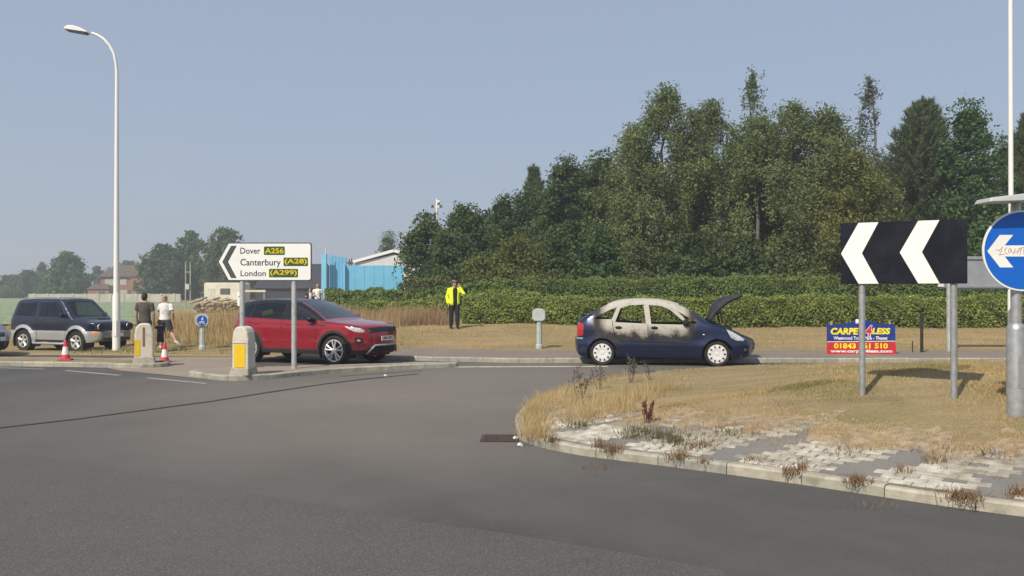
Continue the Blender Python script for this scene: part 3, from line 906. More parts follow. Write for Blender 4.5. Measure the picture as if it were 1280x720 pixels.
# a few green stems beside the dark off-roader
def leaf_quads(C, size, seed, bias=None, aspect=.6, droop=0.0):
    """one rhombic leaf clump per point; bias (n,3) turns the blades to face that way"""
    r = np.random.default_rng(seed); n = len(C)
    a = r.normal(0, 1, (n, 3)); a[:, 2] = a[:, 2] * (1 - droop) - droop * 1.5
    if bias is not None:
        nn = r.normal(0, .75, (n, 3)) + bias; nn /= np.linalg.norm(nn, axis=1)[:, None]
        a -= (a * nn).sum(1)[:, None] * nn
    a /= np.linalg.norm(a, axis=1)[:, None]
    b = r.normal(0, 1, (n, 3)) if bias is None else np.cross(nn, a); b -= (b * a).sum(1)[:, None] * a; b /= np.linalg.norm(b, axis=1)[:, None]
    s = (size * (.6 + .8 * r.random(n)))[:, None] if not hasattr(size, '__len__') else size[:, None]
    V = np.stack([C + a * s * .5, C + b * s * .5 * aspect, C - a * s * .5, C - b * s * .5 * aspect], 1).reshape(-1, 3)
    return V, np.arange(4 * n).reshape(n, 4)
# ------------------------------------------------------------------ hedges
m_hedge = leaf_mat('hedge_leaf', [(0.057, 0.091, 0.019), (0.141, 0.188, 0.040), (0.248, 0.297, 0.068), (0.348, 0.386, 0.099)], .3, .9)
m_hedge2 = leaf_mat('hedge_leaf_back', [(0.043, 0.082, 0.023), (0.101, 0.157, 0.041), (0.173, 0.239, 0.065), (0.232, 0.297, 0.088)], .3, .9)
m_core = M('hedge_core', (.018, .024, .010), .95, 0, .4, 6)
def hedge(name, label, pts, depth, height, n, mat, size, seed, rough=.10):
    """clipped hedge along a polyline of (x, y); leaves fill a shell round a twiggy core"""
    r = np.random.default_rng(seed)
    P = np.array(pts, float); seg = np.linalg.norm(np.diff(P, axis=0), axis=1); S = np.concatenate([[0], np.cumsum(seg)])
    t = thing(name, label, 'hedge', (P[0, 0], P[0, 1], gz(*P[0])))
    org = np.array(t.location)
    def frame(s):
        x = np.interp(s, S, P[:, 0]); y = np.interp(s, S, P[:, 1])
        x2 = np.interp(s + .1, S, P[:, 0]); y2 = np.interp(s + .1, S, P[:, 1])
        return x, y
    s = r.random(n) * S[-1]
    x, y = frame(s)
    hh = height if not callable(height) else height(x)
    face = r.random(n)
    a = np.where(face < .62, 0.0, np.where(face < .92, r.random(n), r.random(n)))         # across
    b = np.where(face < .62, r.random(n) ** .85, np.where(face < .92, 1.0, r.random(n)))   # up
    bulge = rough * (np.sin(s * 1.9 + seed) + .7 * np.sin(s * 4.7 + b * 5) + .6 * np.sin(s * 9 + b * 11 + 2)) * .5
    ax = a * depth + np.where(face < .62, -bulge + .1 * b ** 3 * 2, 0) + r.normal(0, .05, n)
    z = b * hh + np.where(face >= .62, bulge * .5, 0) + r.normal(0, .04, n)
    yy = y + ax
    C = np.stack([x, yy, ground_z(x, y) + z], -1) - org
    bias = np.where((face < .62)[:, None], np.array([0, -.8, .45]), np.array([0, -.2, .9]))
    V, Fq = leaf_quads(C, size, seed, bias, aspect=.65)
    fast_obj('foliage', V, Fq, mat, t)['kind'] = 'stuff'
    # inner leaves close the view to the core
    k_ = n // 3; s2 = r.random(k_) * S[-1]; x2, y2 = frame(s2); h2 = height if not callable(height) else height(x2)
    C2 = np.stack([x2, y2 + .08 + r.random(k_) * .3 + rough * .5, ground_z(x2, y2) + r.random(k_) * (h2 - .08)], -1) - org
    fast_obj('inner_foliage', *leaf_quads(C2, size * 1.2, seed + 5, np.tile([0, -.7, .5], (k_, 1)), aspect=.7), mat, t)['kind'] = 'stuff'
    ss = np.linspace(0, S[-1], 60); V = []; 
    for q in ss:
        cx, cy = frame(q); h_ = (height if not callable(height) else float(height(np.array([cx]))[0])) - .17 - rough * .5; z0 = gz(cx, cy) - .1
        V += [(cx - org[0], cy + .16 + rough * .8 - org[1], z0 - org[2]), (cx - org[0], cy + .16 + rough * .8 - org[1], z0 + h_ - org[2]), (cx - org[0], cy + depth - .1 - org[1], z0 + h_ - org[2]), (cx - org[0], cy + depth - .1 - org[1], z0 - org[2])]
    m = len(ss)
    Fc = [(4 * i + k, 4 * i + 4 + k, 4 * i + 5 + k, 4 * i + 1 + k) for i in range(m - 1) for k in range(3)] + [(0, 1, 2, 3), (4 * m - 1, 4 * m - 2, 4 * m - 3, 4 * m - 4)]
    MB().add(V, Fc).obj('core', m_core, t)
    return t

hedge('clipped_hedge', 'clipped green hedge in front, behind the burnt car', [(-2.0, 35.2), (3, 35.0), (10, 34.4), (26, 33.8)], 1.1, lambda x: 1.05 + .12 * smooth01((x - 2) / 10), 42000, m_hedge, .085, 31, .2)
hedge('clipped_hedge', 'second clipped hedge rising behind the front one', [(0.2, 39.6), (12, 39.2), (30, 38.6)], 1.4, lambda x: 1.62 + .1 * smooth01((x - 3) / 6), 36000, m_hedge2, .09, 32, .26)
hedge('overgrown_hedge', 'lower overgrown hedge running left in front of the blue building', [(-9.5, 44.5), (-4, 41.0), (.6, 40.0)], 1.5, lambda x: 1.25 + .3 * smooth01((x + 5) / 5), 20000, m_hedge2, .11, 33, .3)
hedge('overgrown_hedge', 'rough hedge bank behind the police officer', [(-6.5, 39.2), (-2.5, 38.0), (1.2, 37.6)], 1.4, lambda x: .75 + .35 * smooth01((x + 5) / 4), 15000, m_hedge, .10, 34, .25)

# ------------------------------------------------------------------ trees
def leafset(cols, nm, tr=.42): return leaf_mat(nm, cols, tr, .45)
LM = dict(
    dark=leafset([(0.029, 0.059, 0.022), (0.058, 0.101, 0.033), (0.097, 0.147, 0.050), (0.144, 0.199, 0.068)], 'leaf_dark'),
    green=leafset([(0.031, 0.077, 0.023), (0.060, 0.124, 0.039), (0.103, 0.184, 0.061), (0.141, 0.234, 0.075)], 'leaf_green'),
    birch=leafset([(0.064, 0.089, 0.031), (0.122, 0.159, 0.055), (0.187, 0.231, 0.087), (0.250, 0.289, 0.117)], 'leaf_birch'),
    olive=leafset([(0.074, 0.088, 0.021), (0.134, 0.156, 0.040), (0.202, 0.218, 0.059), (0.256, 0.267, 0.083)], 'leaf_olive'),
    pine=leafset([(0.044, 0.075, 0.029), (0.087, 0.123, 0.051), (0.143, 0.186, 0.080), (0.195, 0.238, 0.100)], 'leaf_pine'),
    grey=leafset([(0.078, 0.091, 0.058), (0.143, 0.156, 0.111), (0.208, 0.221, 0.156)], 'leaf_grey'),
)
m_bark = M('bark', (.09, .075, .06), .95, 0, .3, 12, bump=.4, bscale=30)
m_bark_b = M('bark_birch', (.15, .14, .12), .9, 0, .25, 9, dirt=(.05, .05, .045), dirt_amt=.9, dirt_scale=5)

def trunk_limbs(t, h, r0, kind, rr, halfw, z0):
    mb = MB()
    bend = [(rr.uniform(-.03, .03) * h, rr.uniform(-.03, .03) * h) for _ in range(4)]
    pts = [Vector((0, 0, -.3))] + [Vector((bend[i][0] * (i + 1) / 4, bend[i][1] * (i + 1) / 4, h * (i + 1) / 4.2)) for i in range(4)]
    mb.tube(pts, [r0, r0 * .82, r0 * .6, r0 * .38, r0 * .12], 7)
    nl = 9 if kind != 'pine' else 0
    for k in range(nl):
        f = rr.uniform(.22, .85); a = rr.uniform(0, 2 * pi)
        p = pts[0] + (pts[-1] - pts[0]) * f
        L = halfw * rr.uniform(.5, .95) * (1.15 - f)
        e = p + Vector((cos(a) * L, sin(a) * L, L * rr.uniform(.5, 1.1)))
        mid = (p + e) / 2 + Vector((0, 0, -.08 * L))
        rl = r0 * (1 - f) * .5 + .01
        mb.tube([p, mid, e], [rl, rl * .7, rl * .25], 5)
    return mb.obj('trunk', m_bark_b if kind in ('birch', 'grey', 'olive') else m_bark, t, smooth=True)

def crown_blobs(r, h, hw, zb, n_blob, per, prof, asym):
    """leaf positions on overlapping clumps that fill a lobed crown"""
    C = []
    for k in range(n_blob):
        f = r.random() ** .85
        a = r.random() * 2 * pi
        w = prof(f) * hw * (1 + .16 * sin(2 * a + asym) + .12 * sin(5 * a + 7 * f + asym))
        q = (r.random() ** .45) * w * .86
        c = np.array([cos(a) * q, sin(a) * q, zb + f * (h - zb) * .95])
        rb = max(.3, hw * r.uniform(.26, .44) * (1 - .5 * f))
        d = r.normal(0, 1, (per, 3)); d /= np.linalg.norm(d, axis=1)[:, None]
        rad = rb * (.45 + .6 * r.random(per) ** .7)
        C.append(c + d * rad[:, None] * np.array([1.05, 1.05, .8]))
    return np.vstack(C)
prof_round = lambda f: (1 - abs(2 * f - .7) ** 2.4 * .35) if f < .8 else max(.1, 1.75 * sqrt(max(0, 1 - f)) * .55 + .08)
prof_cone = lambda f: (1 - f) ** .75 * .95 + .08
prof_up = lambda f: min(1, (1 - f) ** .55 * 1.25)
prof_birch = lambda f: min(1.0, .86 + .3 * f) if f < .45 else (1 - ((f - .45) / .55) ** 1.7) * .92 + .05

def out_bias(C, h):
    d = C - np.array([0, 0, h * .45]); d /= np.linalg.norm(d, axis=1)[:, None] + 1e-6
    return d * .75 + np.array([0, 0, .35])

def tree(kind, label, px, top_y, hw_px, Y, seed, group, dens=1.0, base_f=.06, cat='tree', name=None, leaf=None, leafmat=None, thick=1.0):
    rr = random.Random(seed); r = np.random.default_rng(seed)
    p = at(px, top_y, Y); z0 = gz(p.x, Y)
    h = p.z - z0; hw = hw_px / F_PX * Y
    t = thing(name or {'birch': 'birch_tree', 'pine': 'pine_tree', 'grey': 'birch_tree', 'olive': 'birch_tree'}.get(kind, 'broadleaf_tree'), label, cat, (p.x, Y, z0), 0, group)
    trunk_limbs(t, h, (.05 + h * .010) * thick, kind, rr, hw, z0)
    mat = leafmat or LM[kind]
    if kind in ('dark', 'green'):
        nb = int(80 * dens); per = 170
        C = crown_blobs(r, h * .97, hw, h * base_f, nb, per, prof_round if kind == 'dark' else prof_up, seed)
        # loose sprays break the outline
        ns = int(70 * dens); f = r.random(ns) ** .7; a = r.random(ns) * 2 * pi
        pf = np.array([(prof_round if kind == 'dark' else prof_up)(v) for v in f])
        q = hw * pf * r.uniform(.95, 1.22, ns)
        sc = np.column_stack([np.cos(a) * q, np.sin(a) * q, h * base_f + f * h * (1 - base_f) * 1.0])
        sc = np.repeat(sc, 14, axis=0) + r.normal(0, .05 * hw + .06, (ns * 14, 3))
        tip = np.column_stack([r.normal(0, hw * .12, 200), r.normal(0, hw * .12, 200), h * (.86 + .14 * r.random(200))])
        C = np.vstack([C, sc, tip]); C = C[C[:, 2] > .05]
        V, Fq = leaf_quads(C, leaf or .18, seed, out_bias(C, h))
    elif kind in ('birch', 'olive', 'grey'):
        # hanging curtains gathered on branch ends, so the crown breaks into lit clumps and dark gaps
        nn_ = int((95 if kind != 'grey' else 26) * dens); CC = []
        ph = r.random(3) * 6.28
        for k in range(nn_):
            f = (k + r.random()) / nn_
            a = r.random() * 2 * pi
            lobes = (1 + .22 * sin(3 * a + seed) + .14 * sin(7 * a + f * 9)) * (1 + .16 * sin(f * 11 + ph[0]) + .10 * sin(f * 23 + ph[1]))
            w = hw * (prof_birch(f) if kind != 'grey' else prof_cone(f)) * lobes
            q = (r.random() ** .38) * w
            x0, y0 = cos(a) * q, sin(a) * q
            z0_ = h * base_f + f * (h * (1 - base_f)) + .12 * h * (r.random() - .6) * (1 - f)
            cl = min(1, hw / 1.8)
            for s_ in range(8 if kind != 'grey' else 4):
                x, y = x0 + r.normal(0, .26 * cl), y0 + r.normal(0, .26 * cl)
                zt = z0_ + r.normal(0, .16)
                Ls = r.uniform(.5, 1.9) * (1 - .45 * f) * cl
                m = int(26 * Ls / 1.2) + 7
                u = r.random(m); sp = .05 + .13 * (1 - u)
                CC.append(np.column_stack([x * (1 + .04 * u) + r.normal(0, 1, m) * sp, y * (1 + .04 * u) + r.normal(0, 1, m) * sp, np.maximum(.1, zt - u * Ls + r.normal(0, .05, m))]))
        for k in range(11):      # ragged leading shoots
            a = r.random() * 2 * pi; q = hw * r.uniform(0, .6) * (k > 0); Lz = h * r.uniform(.05, .14); m = 45
            u = r.random(m); zt = h * (1 - .5 * (q / hw) ** 1.3) - (0 if k else Lz * .2)
            CC.append(np.column_stack([cos(a) * q + r.normal(0, 1, m) * .12 * (1.1 - u), sin(a) * q + r.normal(0, 1, m) * .12 * (1.1 - u), zt - Lz + u * Lz * 1.05]))
        CC.append(np.column_stack([r.normal(0, .05 * hw, 120), r.normal(0, .05 * hw, 120), h * (.84 + .16 * r.random(120))]))
        CC = np.vstack(CC); V, Fq = leaf_quads(CC, leaf or .15, seed, out_bias(CC, h) * .7, aspect=.55, droop=.45)
    else:
        VV = []; n_w = int(h / .36)
        for k in range(n_w):
            f = (k + .5) / n_w
            if f < base_f: continue
            wl = hw * ((1 - f) ** .6 * .98 + .1) * r.uniform(.85, 1.15)
            nbr = 11
            for b in range(nbr):
                a = 2 * pi * (b + r.random() * .8) / nbr
                L = wl * r.uniform(.7, 1.12); m = int(8 + L * 8)
                u = .15 + .85 * (np.arange(m) + r.random(m)) / m
                zz = f * h * .97 + L * (-.15 * u + .62 * u ** 2.2)
                c = np.column_stack([cos(a) * L * u, sin(a) * L * u, zz])
                q = np.repeat(c, 15, axis=0) + r.normal(0, .06, (m * 15, 3))
                up = r.normal(0, .8, (m * 15, 3)); up[:, 2] = np.abs(up[:, 2]) + .6
                up[:, 0] += cos(a) * .5; up[:, 1] += sin(a) * .5
                up /= np.linalg.norm(up, axis=1)[:, None]
                s = r.uniform(.18, .34, (m * 15, 1))
                sd = np.cross(up, r.normal(0, 1, up.shape)); sd /= np.linalg.norm(sd, axis=1)[:, None]
                VV.append(np.stack([q - sd * .026, q + sd * .026, q + up * s], 1).reshape(-1, 3))
        q = np.repeat(np.column_stack([np.zeros(20), np.zeros(20), np.linspace(h * .86, h, 20)]), 12, axis=0)
        up = r.normal(0, .6, q.shape); up[:, 2] = 1; up /= np.linalg.norm(up, axis=1)[:, None]
        sd = np.cross(up, r.normal(0, 1, up.shape)); sd /= np.linalg.norm(sd, axis=1)[:, None]
        VV.append(np.stack([q - sd * .02, q + sd * .02, q + up * .22], 1).reshape(-1, 3))
        V = np.vstack(VV); Fq = np.arange(len(V)).reshape(-1, 3)
    fast_obj('crown', V, Fq, mat, t)['kind'] = 'stuff'
    return t

BELT = 'trees of the belt behind the hedges'
tree('green', 'pale green tree at the far left end of the belt, behind the white tent', 486, 289, 24, 108, 1, BELT, .8)
tree('dark', 'dark bushy tree at the left end of the belt beside the blue building', 534, 266, 38, 51, 2, BELT, 1.3)
tree('dark', 'dark round tree above the police officer', 580, 256, 46, 49, 3, BELT, 1.3)
tree('dark', 'dark tree between the round tree and the slim pine', 630, 244, 36, 54, 4, BELT, 1.2)
tree('pine', 'slim pine poking above the slope of the belt', 667, 206, 26, 60, 5, BELT)
tree('dark', 'tall dark tree just right of the slim pine', 706, 196, 44, 52, 6, BELT, 1.5)
tree('dark', 'dark tree at the shoulder of the belt left of the birches', 752, 188, 46, 52, 7, BELT, 1.5)
tree('birch', 'first birch of the belt counted from the left', 792, 158, 56, 47, 8, BELT, 1.3)
tree('birch', 'big pale birch with a ragged top left of the tallest tip', 833, 110, 76, 46, 9, BELT, 2.4)
tree('birch', 'narrow birch between the ragged birch and the tallest tip', 888, 126, 58, 48, 10, BELT, 1.7)
tree('grey', 'thin open topped birch reaching the highest tip of the belt', 941, 86, 36, 49, 11, BELT, 1.6, .25, leafmat=LM['birch'])
tree('birch', 'broad drooping birch below the highest tip', 946, 146, 76, 45, 12, BELT, 2.3)
tree('birch', 'birch with hanging curtains right of the highest tip', 992, 128, 70, 46, 13, BELT, 2.1)
tree('birch', 'wide birch left of the pale wispy tree', 1036, 136, 66, 45, 14, BELT, 2.0)
tree('grey', 'pale wispy narrow tree sticking out above the canopy', 1086, 95, 24, 50, 15, BELT, 1.6, .35)
tree('olive', 'olive green drooping tree just above the chevron board', 1068, 190, 62, 42.5, 16, BELT, 2.0)
tree('pine', 'broad pine with upright shoots above the chevron board', 1154, 122, 64, 47, 17, BELT)
tree('green', 'dense pointed green tree between the pine and the right-hand lamp column', 1210, 124, 58, 45, 18, BELT, 2.0)
tree('dark', 'dark tree behind the right-hand lamp column', 1254, 170, 40, 49, 19, BELT, 1.4)
tree('pine', 'pine at the right border of the picture', 1290, 138, 50, 47, 20, BELT)
for k, (px, ty, hw, Y) in enumerate(((815, 190, 44, 57), (870, 175, 44, 58), (925, 170, 46, 57), (985, 172, 46, 58), (1045, 180, 46, 57), (1105, 190, 46, 58), (770, 215, 40, 58), (1180, 185, 44, 57), (608, 262, 42, 57), (655, 238, 40, 58), (695, 222, 40, 58), (728, 205, 36, 57))):
    tree('dark', 'dark tree deep inside the belt behind ' + ('the first birch', 'the ragged birch', 'the highest tip', 'the birch with hanging curtains', 'the wide birch', 'the olive tree', 'the belt shoulder', 'the broad pine', 'the round tree', 'the slim pine', 'the tall dark tree', 'the gap left of the belt shoulder')[k], px, ty, hw, Y, 140 + k, 'dark trees deep inside the belt', 1.2)
for k, (px, ty, hw, Y, kd, lab) in enumerate((
        (556, 312, 34, 45, 'dark', 'dark shrub under the left end of the tree belt'),
        (600, 322, 30, 44, 'olive', 'olive shrub directly above the police officer'),
        (648, 296, 44, 44, 'olive', 'yellow green shrub at the foot of the belt right of the police officer'),
        (700, 300, 40, 45, 'dark', 'dark shrub between the yellow green shrub and the birches'),
        (748, 285, 42, 44, 'green', 'mid green shrub under the first birch'),
        (800, 302, 40, 43.5, 'birch', 'grey green shrub above the burnt car tail'),
        (862, 292, 46, 43, 'dark', 'dark shrub above the burnt car roof'),
        (930, 300, 44, 43, 'dark', 'dark shrub above the open bonnet'),
        (985, 296, 40, 42.5, 'birch', 'grey green shrub left of the chevron board'),
        (1035, 312, 36, 42, 'olive', 'olive shrub at the left edge of the chevron board'),
        (1110, 300, 50, 42, 'dark', 'dark shrub behind the chevron board'),
        (1180, 290, 46, 42, 'green', 'green shrub behind the right half of the chevron board'),
        (1240, 270, 46, 42, 'green', 'green shrub behind the round blue sign'),
        (1300, 285, 40, 42, 'dark', 'dark shrub at the right border of the picture'))):
    tree(kd, lab, px, ty, hw, Y, 60 + k, 'shrubs at the foot of the tree belt', 1.0, .02, 'shrub', 'shrub')

# low scrub between the hedges and the trees
r = np.random.default_rng(77)
n = 26000; X = -5 + 35 * r.random(n); Y = 41 + 3.2 * r.random(n)
C = np.stack([X, Y, ground_z(X, Y) + (1.75 + .25 * np.sin(X * 1.1) + .15 * np.sin(X * 3.3)) * r.random(n) ** .5], -1)
o = fast_obj('bramble_scrub', *leaf_quads(C, .14, 78), leaf_mat('scrub_leaf', [(0.047, 0.068, 0.022), (0.110, 0.128, 0.038), (0.189, 0.195, 0.061)], .3, .5))
tag(o, 'tangled bramble scrub between the hedges and the trees', kind='stuff')

# far trees on the left
FAR = 'distant trees beyond the field'
for k, (px, ty, hw, Y, kd, dn, lab) in enumerate((
        (12, 345, 26, 230, 'dark', .6, 'hazy low distant tree at the left border'),
        (36, 338, 22, 225, 'dark', .6, 'hazy distant tree left of the big round one'),
        (52, 328, 12, 240, 'olive', .5, 'pale brownish distant tree behind the big round one'),
        (84, 315, 27, 190, 'green', 1.0, 'big round dark distant tree above the off-roader'),
        (122, 333, 13, 260, 'dark', .5, 'small hazy tree left of the brick house'),
        (160, 326, 26, 270, 'dark', .6, 'hazy tree showing above the brick house roof'),
        (205, 306, 30, 165, 'dark', 1.0, 'dark distant tree right of the brick house'),
        (238, 289, 26, 170, 'pine', 1.0, 'taller dark distant conifer behind the twin poles'),
        (283, 286, 36, 165, 'dark', 1.1, 'dark distant tree behind the left end of the direction sign'),
        (325, 310, 30, 175, 'dark', .8, 'dark distant tree behind the direction sign'))):
    if kd == 'pine': tree('green', lab, px, ty, hw, Y, 90 + k, FAR, dn, .03, leaf=.7)
    else: tree(kd, lab, px, ty, hw, Y, 90 + k, FAR, dn, .03, leaf=.65 if kd != 'olive' else .5)

# ------------------------------------------------------------------ distant buildings
def at_ground(px, Y): 
    x = (px - 640) / F_PX * Y
    return x, Y, gz(x, Y)
m_hbrick = M('house_brick', (.30, .15, .095), .9, 0, .2, 3, bump=.2, bscale=20)
m_htile = M('house_tiles', (.10, .07, .055), .9, 0, .2, 2, bump=.3, bscale=6)
m_win = M('window_pane_pale', (.45, .47, .42), .2, 0, .1, 3)
m_trim = M('white_trim', (.6, .6, .56), .6, 0, .05, 3)
Yh = 205.0
hx_, _, hz_ = at_ground(152, Yh)
hs = thing('brick_house', 'distant red brick house with a hipped tiled roof', 'house', (hx_, Yh, hz_), radians(12))
S = Yh / F_PX
MB().box((0, 3.5, 2.6), (9.2, 7, 5.2)).obj('wall', m_hbrick, hs)
def hip(mb, x0, x1, y0, y1, z0, z1, inset):
    ym = (y0 + y1) / 2
    return mb.add([(x0, y0, z0), (x1, y0, z0), (x1, y1, z0), (x0, y1, z0), (x0 + inset, ym, z1), (x1 - inset, ym, z1)], [(0, 1, 5, 4), (1, 2, 5), (2, 3, 4, 5), (3, 0, 4), (3, 2, 1, 0)])
rf = hip(MB(), -5.1, 5.1, -.5, 7.5, 5.2, 8.0, 3.0).obj('roof', m_htile, hs)
MB().box((2.6, 3.5, 8.0), (.7, 1.2, 1.6)).obj('chimney', m_hbrick, rf)
wg = MB().box((3.6, -1.2, 2.4), (2.2, 2.6, 4.8)).obj('bay_wing', m_hbrick, hs)
for x, z, w, h in ((-2.6, 3.9, 1.7, 1.2), (.4, 3.9, 1.1, 1.1), (-2.4, 1.3, 1.6, 1.2), (.5, 1.3, 1.2, 1.3)):
    wf = MB().box((x, -.03, z), (w + .2, .1, h + .2)).obj('window', m_trim, hs)
    MB().box((x, -.085, z), (w, .03, h)).obj('pane', m_win, wf)
MB().box((2.0, -.03, 1.05), (.95, .1, 2.1)).obj('door', M('house_door', (.05, .06, .08), .5), hs)
for px, Y, w, lab in ((123, 185, 4.2, 'small brick outbuilding left of the brick house'), (178, 180, 3.8, 'small brick outbuilding right of the brick house')):
    x, y, z = at_ground(px, Y)
    g = thing('brick_outbuilding', lab, 'outbuilding', (x, y, z), radians(8))
    MB().box((0, 1.6, 1.1), (w, 3.2, 2.4)).obj('wall', m_hbrick, g)
    hip(MB(), -w / 2 - .25, w / 2 + .25, -.25, 3.45, 2.3, 3.4, 1.0).obj('roof', m_htile, g)
    MB().box((w * .15, -.03, .9), (1.2, .08, 1.8)).obj('door', M('garage_door', (.1, .085, .075), .7), g)

m_wall_pale = M('pale_render', (.42, .40, .33), .9, 0, .1, .6)
YW = 150
x0_, y0_ = (36 - 640) / F_PX * YW, YW
wl = thing('boundary_wall', 'long low pale wall along the far side of the field', 'wall', (x0_, YW, 0))
WL = (226 - 36) / F_PX * YW
MB().box((WL / 2, 0, .55), (WL, .3, 1.85)).obj('wall_face', m_wall_pale, wl)
for k in range(12): MB().box((WL * (k + .5) / 12, -.02, .58), (.35, .42, 1.95)).obj('pier', m_wall_pale, wl)

# twin pole transformer
x, y, z = at_ground(235, 120)
tp = thing('twin_pole_transformer', 'pair of grey timber poles carrying a small transformer', 'utility pole', (x, y, z))
m_timber = M('grey_timber', (.30, .29, .26), .9, 0, .15, 4)
for s in (-1, 1): MB().tube([(s * .33, 0, -.2), (s * .31, 0, 6.0)], [.11, .085], 8).obj('pole', m_timber, tp, smooth=40)
MB().box((-.02, -.12, 2.6), (.5, .35, .7)).obj('transformer', M('transformer_grey', (.5, .51, .5), .5), tp)
MB().box((0, 0, 2.1), (.9, .1, .12)).obj('cross_beam', m_timber, tp)
MB().box((0, 0, 4.6), (.85, .1, .1)).obj('cross_beam', m_timber, tp)

# dark shed behind the direction sign
m_roofd = M('shed_roof_dark', (.026, .03, .04), .8, 0, .1, .5)
x, y, z = at_ground(365, 110)
sh = thing('long_shed', 'long dark roofed shed behind the direction sign', 'shed', (x, y, z), radians(-4))
MB().box((0, 3, .9), (9.4, 6, 1.9)).obj('wall', M('shed_wall', (.045, .043, .05), .9, 0, .1, .5), sh)
hip(MB(), -4.9, 4.6, -.3, 6.3, 1.85, 5.0, .9).obj('roof', m_roofd, sh)
# white caravan / trailer and rubble
x, y, z = at_ground(285, 62)
cv = thing('white_caravan', 'cream caravan half hidden by the dry grass below the direction sign', 'caravan', (x, y, z), radians(-6))
m_cream = M('cream_panel', (.62, .58, .48), .5, 0, .08, 2)
cvb = MB().prism_xz(rounded(-1.35, .45, 1.25, 1.95, .14), -.9, .9).obj('body', m_cream, cv, bevel=.04)
MB().box((.2, -.915, 1.35), (.7, .03, .4)).obj('window', M('caravan_glass', (.10, .11, .11), .2), cv)
MB().box((-.8, -.915, 1.05), (.5, .025, 1.0)).obj('door', M('caravan_door', (.55, .52, .45), .5), cv)
for s in (-.35, .35): MB().lathe([(.08, -.08), (.28, -.08), (.3, 0), (.28, .08), (.08, .08)], 16, 'y', (s, -.82, .28)).obj('wheel', MT['rubber'], cv)
MB().tube([(1.25, 0, .5), (2.2, 0, .45)], .05, 6).obj('tow_bar', MT['galv'], cv)
pl_y = 60
x, y, z = at_ground(318, pl_y)
MBp = thing('plank_rail', 'pale timber rail right of the caravan', 'rail', (x, y, z), radians(3))
MB().box((0, 0, 1.35), (1.5, .06, .14)).obj('rail', m_cream, MBp)
for s in (-.65, .65): MB().box((s, .04, .65), (.08, .08, 1.4)).obj('post', m_timber, MBp)
m_log = M('weathered_wood', (.34, .28, .20), .95, 0, .25, 6)
rb = random.Random(4)
lab_n = ('first', 'second', 'third', 'fourth', 'fifth', 'sixth', 'seventh', 'eighth', 'ninth')
for k in range(9):
    px = 249 + 5.8 * k + rb.uniform(-1.5, 1.5); x, y, z = at_ground(px, rb.uniform(50, 54))
    L = rb.uniform(.7, 1.5); a = rb.uniform(-.5, .5)
    o = MB().tube([(-L / 2, 0, 0), (0, rb.uniform(-.05, .05), rb.uniform(-.05, .05)), (L / 2, 0, 0)], [.055, .075, .05], 7).obj('log', m_log, smooth=True)
    o.location = (x, y, z + .55 + .25 * rb.random()); o.rotation_euler = (0, a, rb.uniform(-.6, .6))
    tag(o, lab_n[k] + ' weathered log from the left in the heap beside the caravan', 'log', 'logs heaped in front of the caravan')
mdp = MB()
for k in range(160):
    px = rb.uniform(244, 304); yy = rb.uniform(50, 55); x, y, z = at_ground(px, yy)
    mdp.ell((x, y, z + .1 + .45 * rb.random()), (rb.uniform(.06, .2), rb.uniform(.06, .2), rb.uniform(.05, .14)), 6, 4)
tag(mdp.obj('rubble_heap', M('rubble', (.27, .22, .15), .95, 0, .3, 5), smooth=True), 'heap of earth and rubble under the logs', kind='stuff')

# blue hoarding building with white tent
m_blue = M('blue_cladding', (.12, .40, .62), .6, 0, .06, .6, dirt=(.20, .47, .66), dirt_amt=.5, dirt_scale=.8)
m_blue_l = M('blue_cladding_light', (.17, .47, .66), .6, 0, .05, .6)
Yb = 88.0
x, y, z = at_ground(445, Yb)
bb = thing('blue_building', 'bright blue flat clad building left of the tree belt', 'building', (x, y, z))
kpx = Yb / F_PX
def bx(px): return (px - 445) * kpx
def bz(py): return CAM_H + (HORIZON - py) * kpx - z
# side wall on the left recedes, front wall stands proud on the right
MB().box(((bx(405) + bx(411)) / 2, -1.0, bz(318) / 2 - .3), (bx(411) - bx(405), .5, bz(318) + .6)).obj('corner_pier', m_blue_l, bb)
for k in range(5):
    a, b = 411 + k * 4.3, 411 + (k + 1) * 4.3
    MB().box(((bx(a) + bx(b)) / 2, .2, bz(319 + k * .8) / 2 - .3), (bx(b) - bx(a) - .02, .3, bz(319 + k * .8) + .6)).obj('panel', m_blue, bb)
for k in range(6):
    a, b = 432.5 + k * 12, 432.5 + (k + 1) * 12
    MB().box(((bx(a) + bx(b)) / 2, -.2 - .02 * (k % 2), bz(332) / 2 - .3), (bx(b) - bx(a) - .02, .3, bz(332) + .6)).obj('panel', m_blue, bb)
MB().box((bx(432.2), -.6, bz(331) / 2 - .3), (.14, .5, bz(331) + .6)).obj('down_pipe', m_blue_l, bb)
MB().tube([(bx(410), -1, bz(318)), (bx(410), -1, bz(311))], .05, 6).obj('mast', m_trim, bb)
x, y, z = at_ground(468, Yb + 6)
tn = thing('white_tent', 'white marquee roof showing above the blue building', 'tent', (x, y, z))
k2 = (Yb + 6) / F_PX
tx = lambda px: (px - 468) * k2
tz = lambda py: CAM_H + (HORIZON - py) * k2 - z
m_tent = M('tent_white', (.76, .76, .73), .6, 0, .03, 1)
m_tent2 = M('tent_side', (.60, .60, .60), .7, 0, .05, 1)
MB().prism_xz([(tx(443), 0), (tx(443), tz(329)), (tx(492), tz(318)), (tx(540), tz(329)), (tx(540), 0)], .25, 6).obj('side_wall', m_tent2, tn)
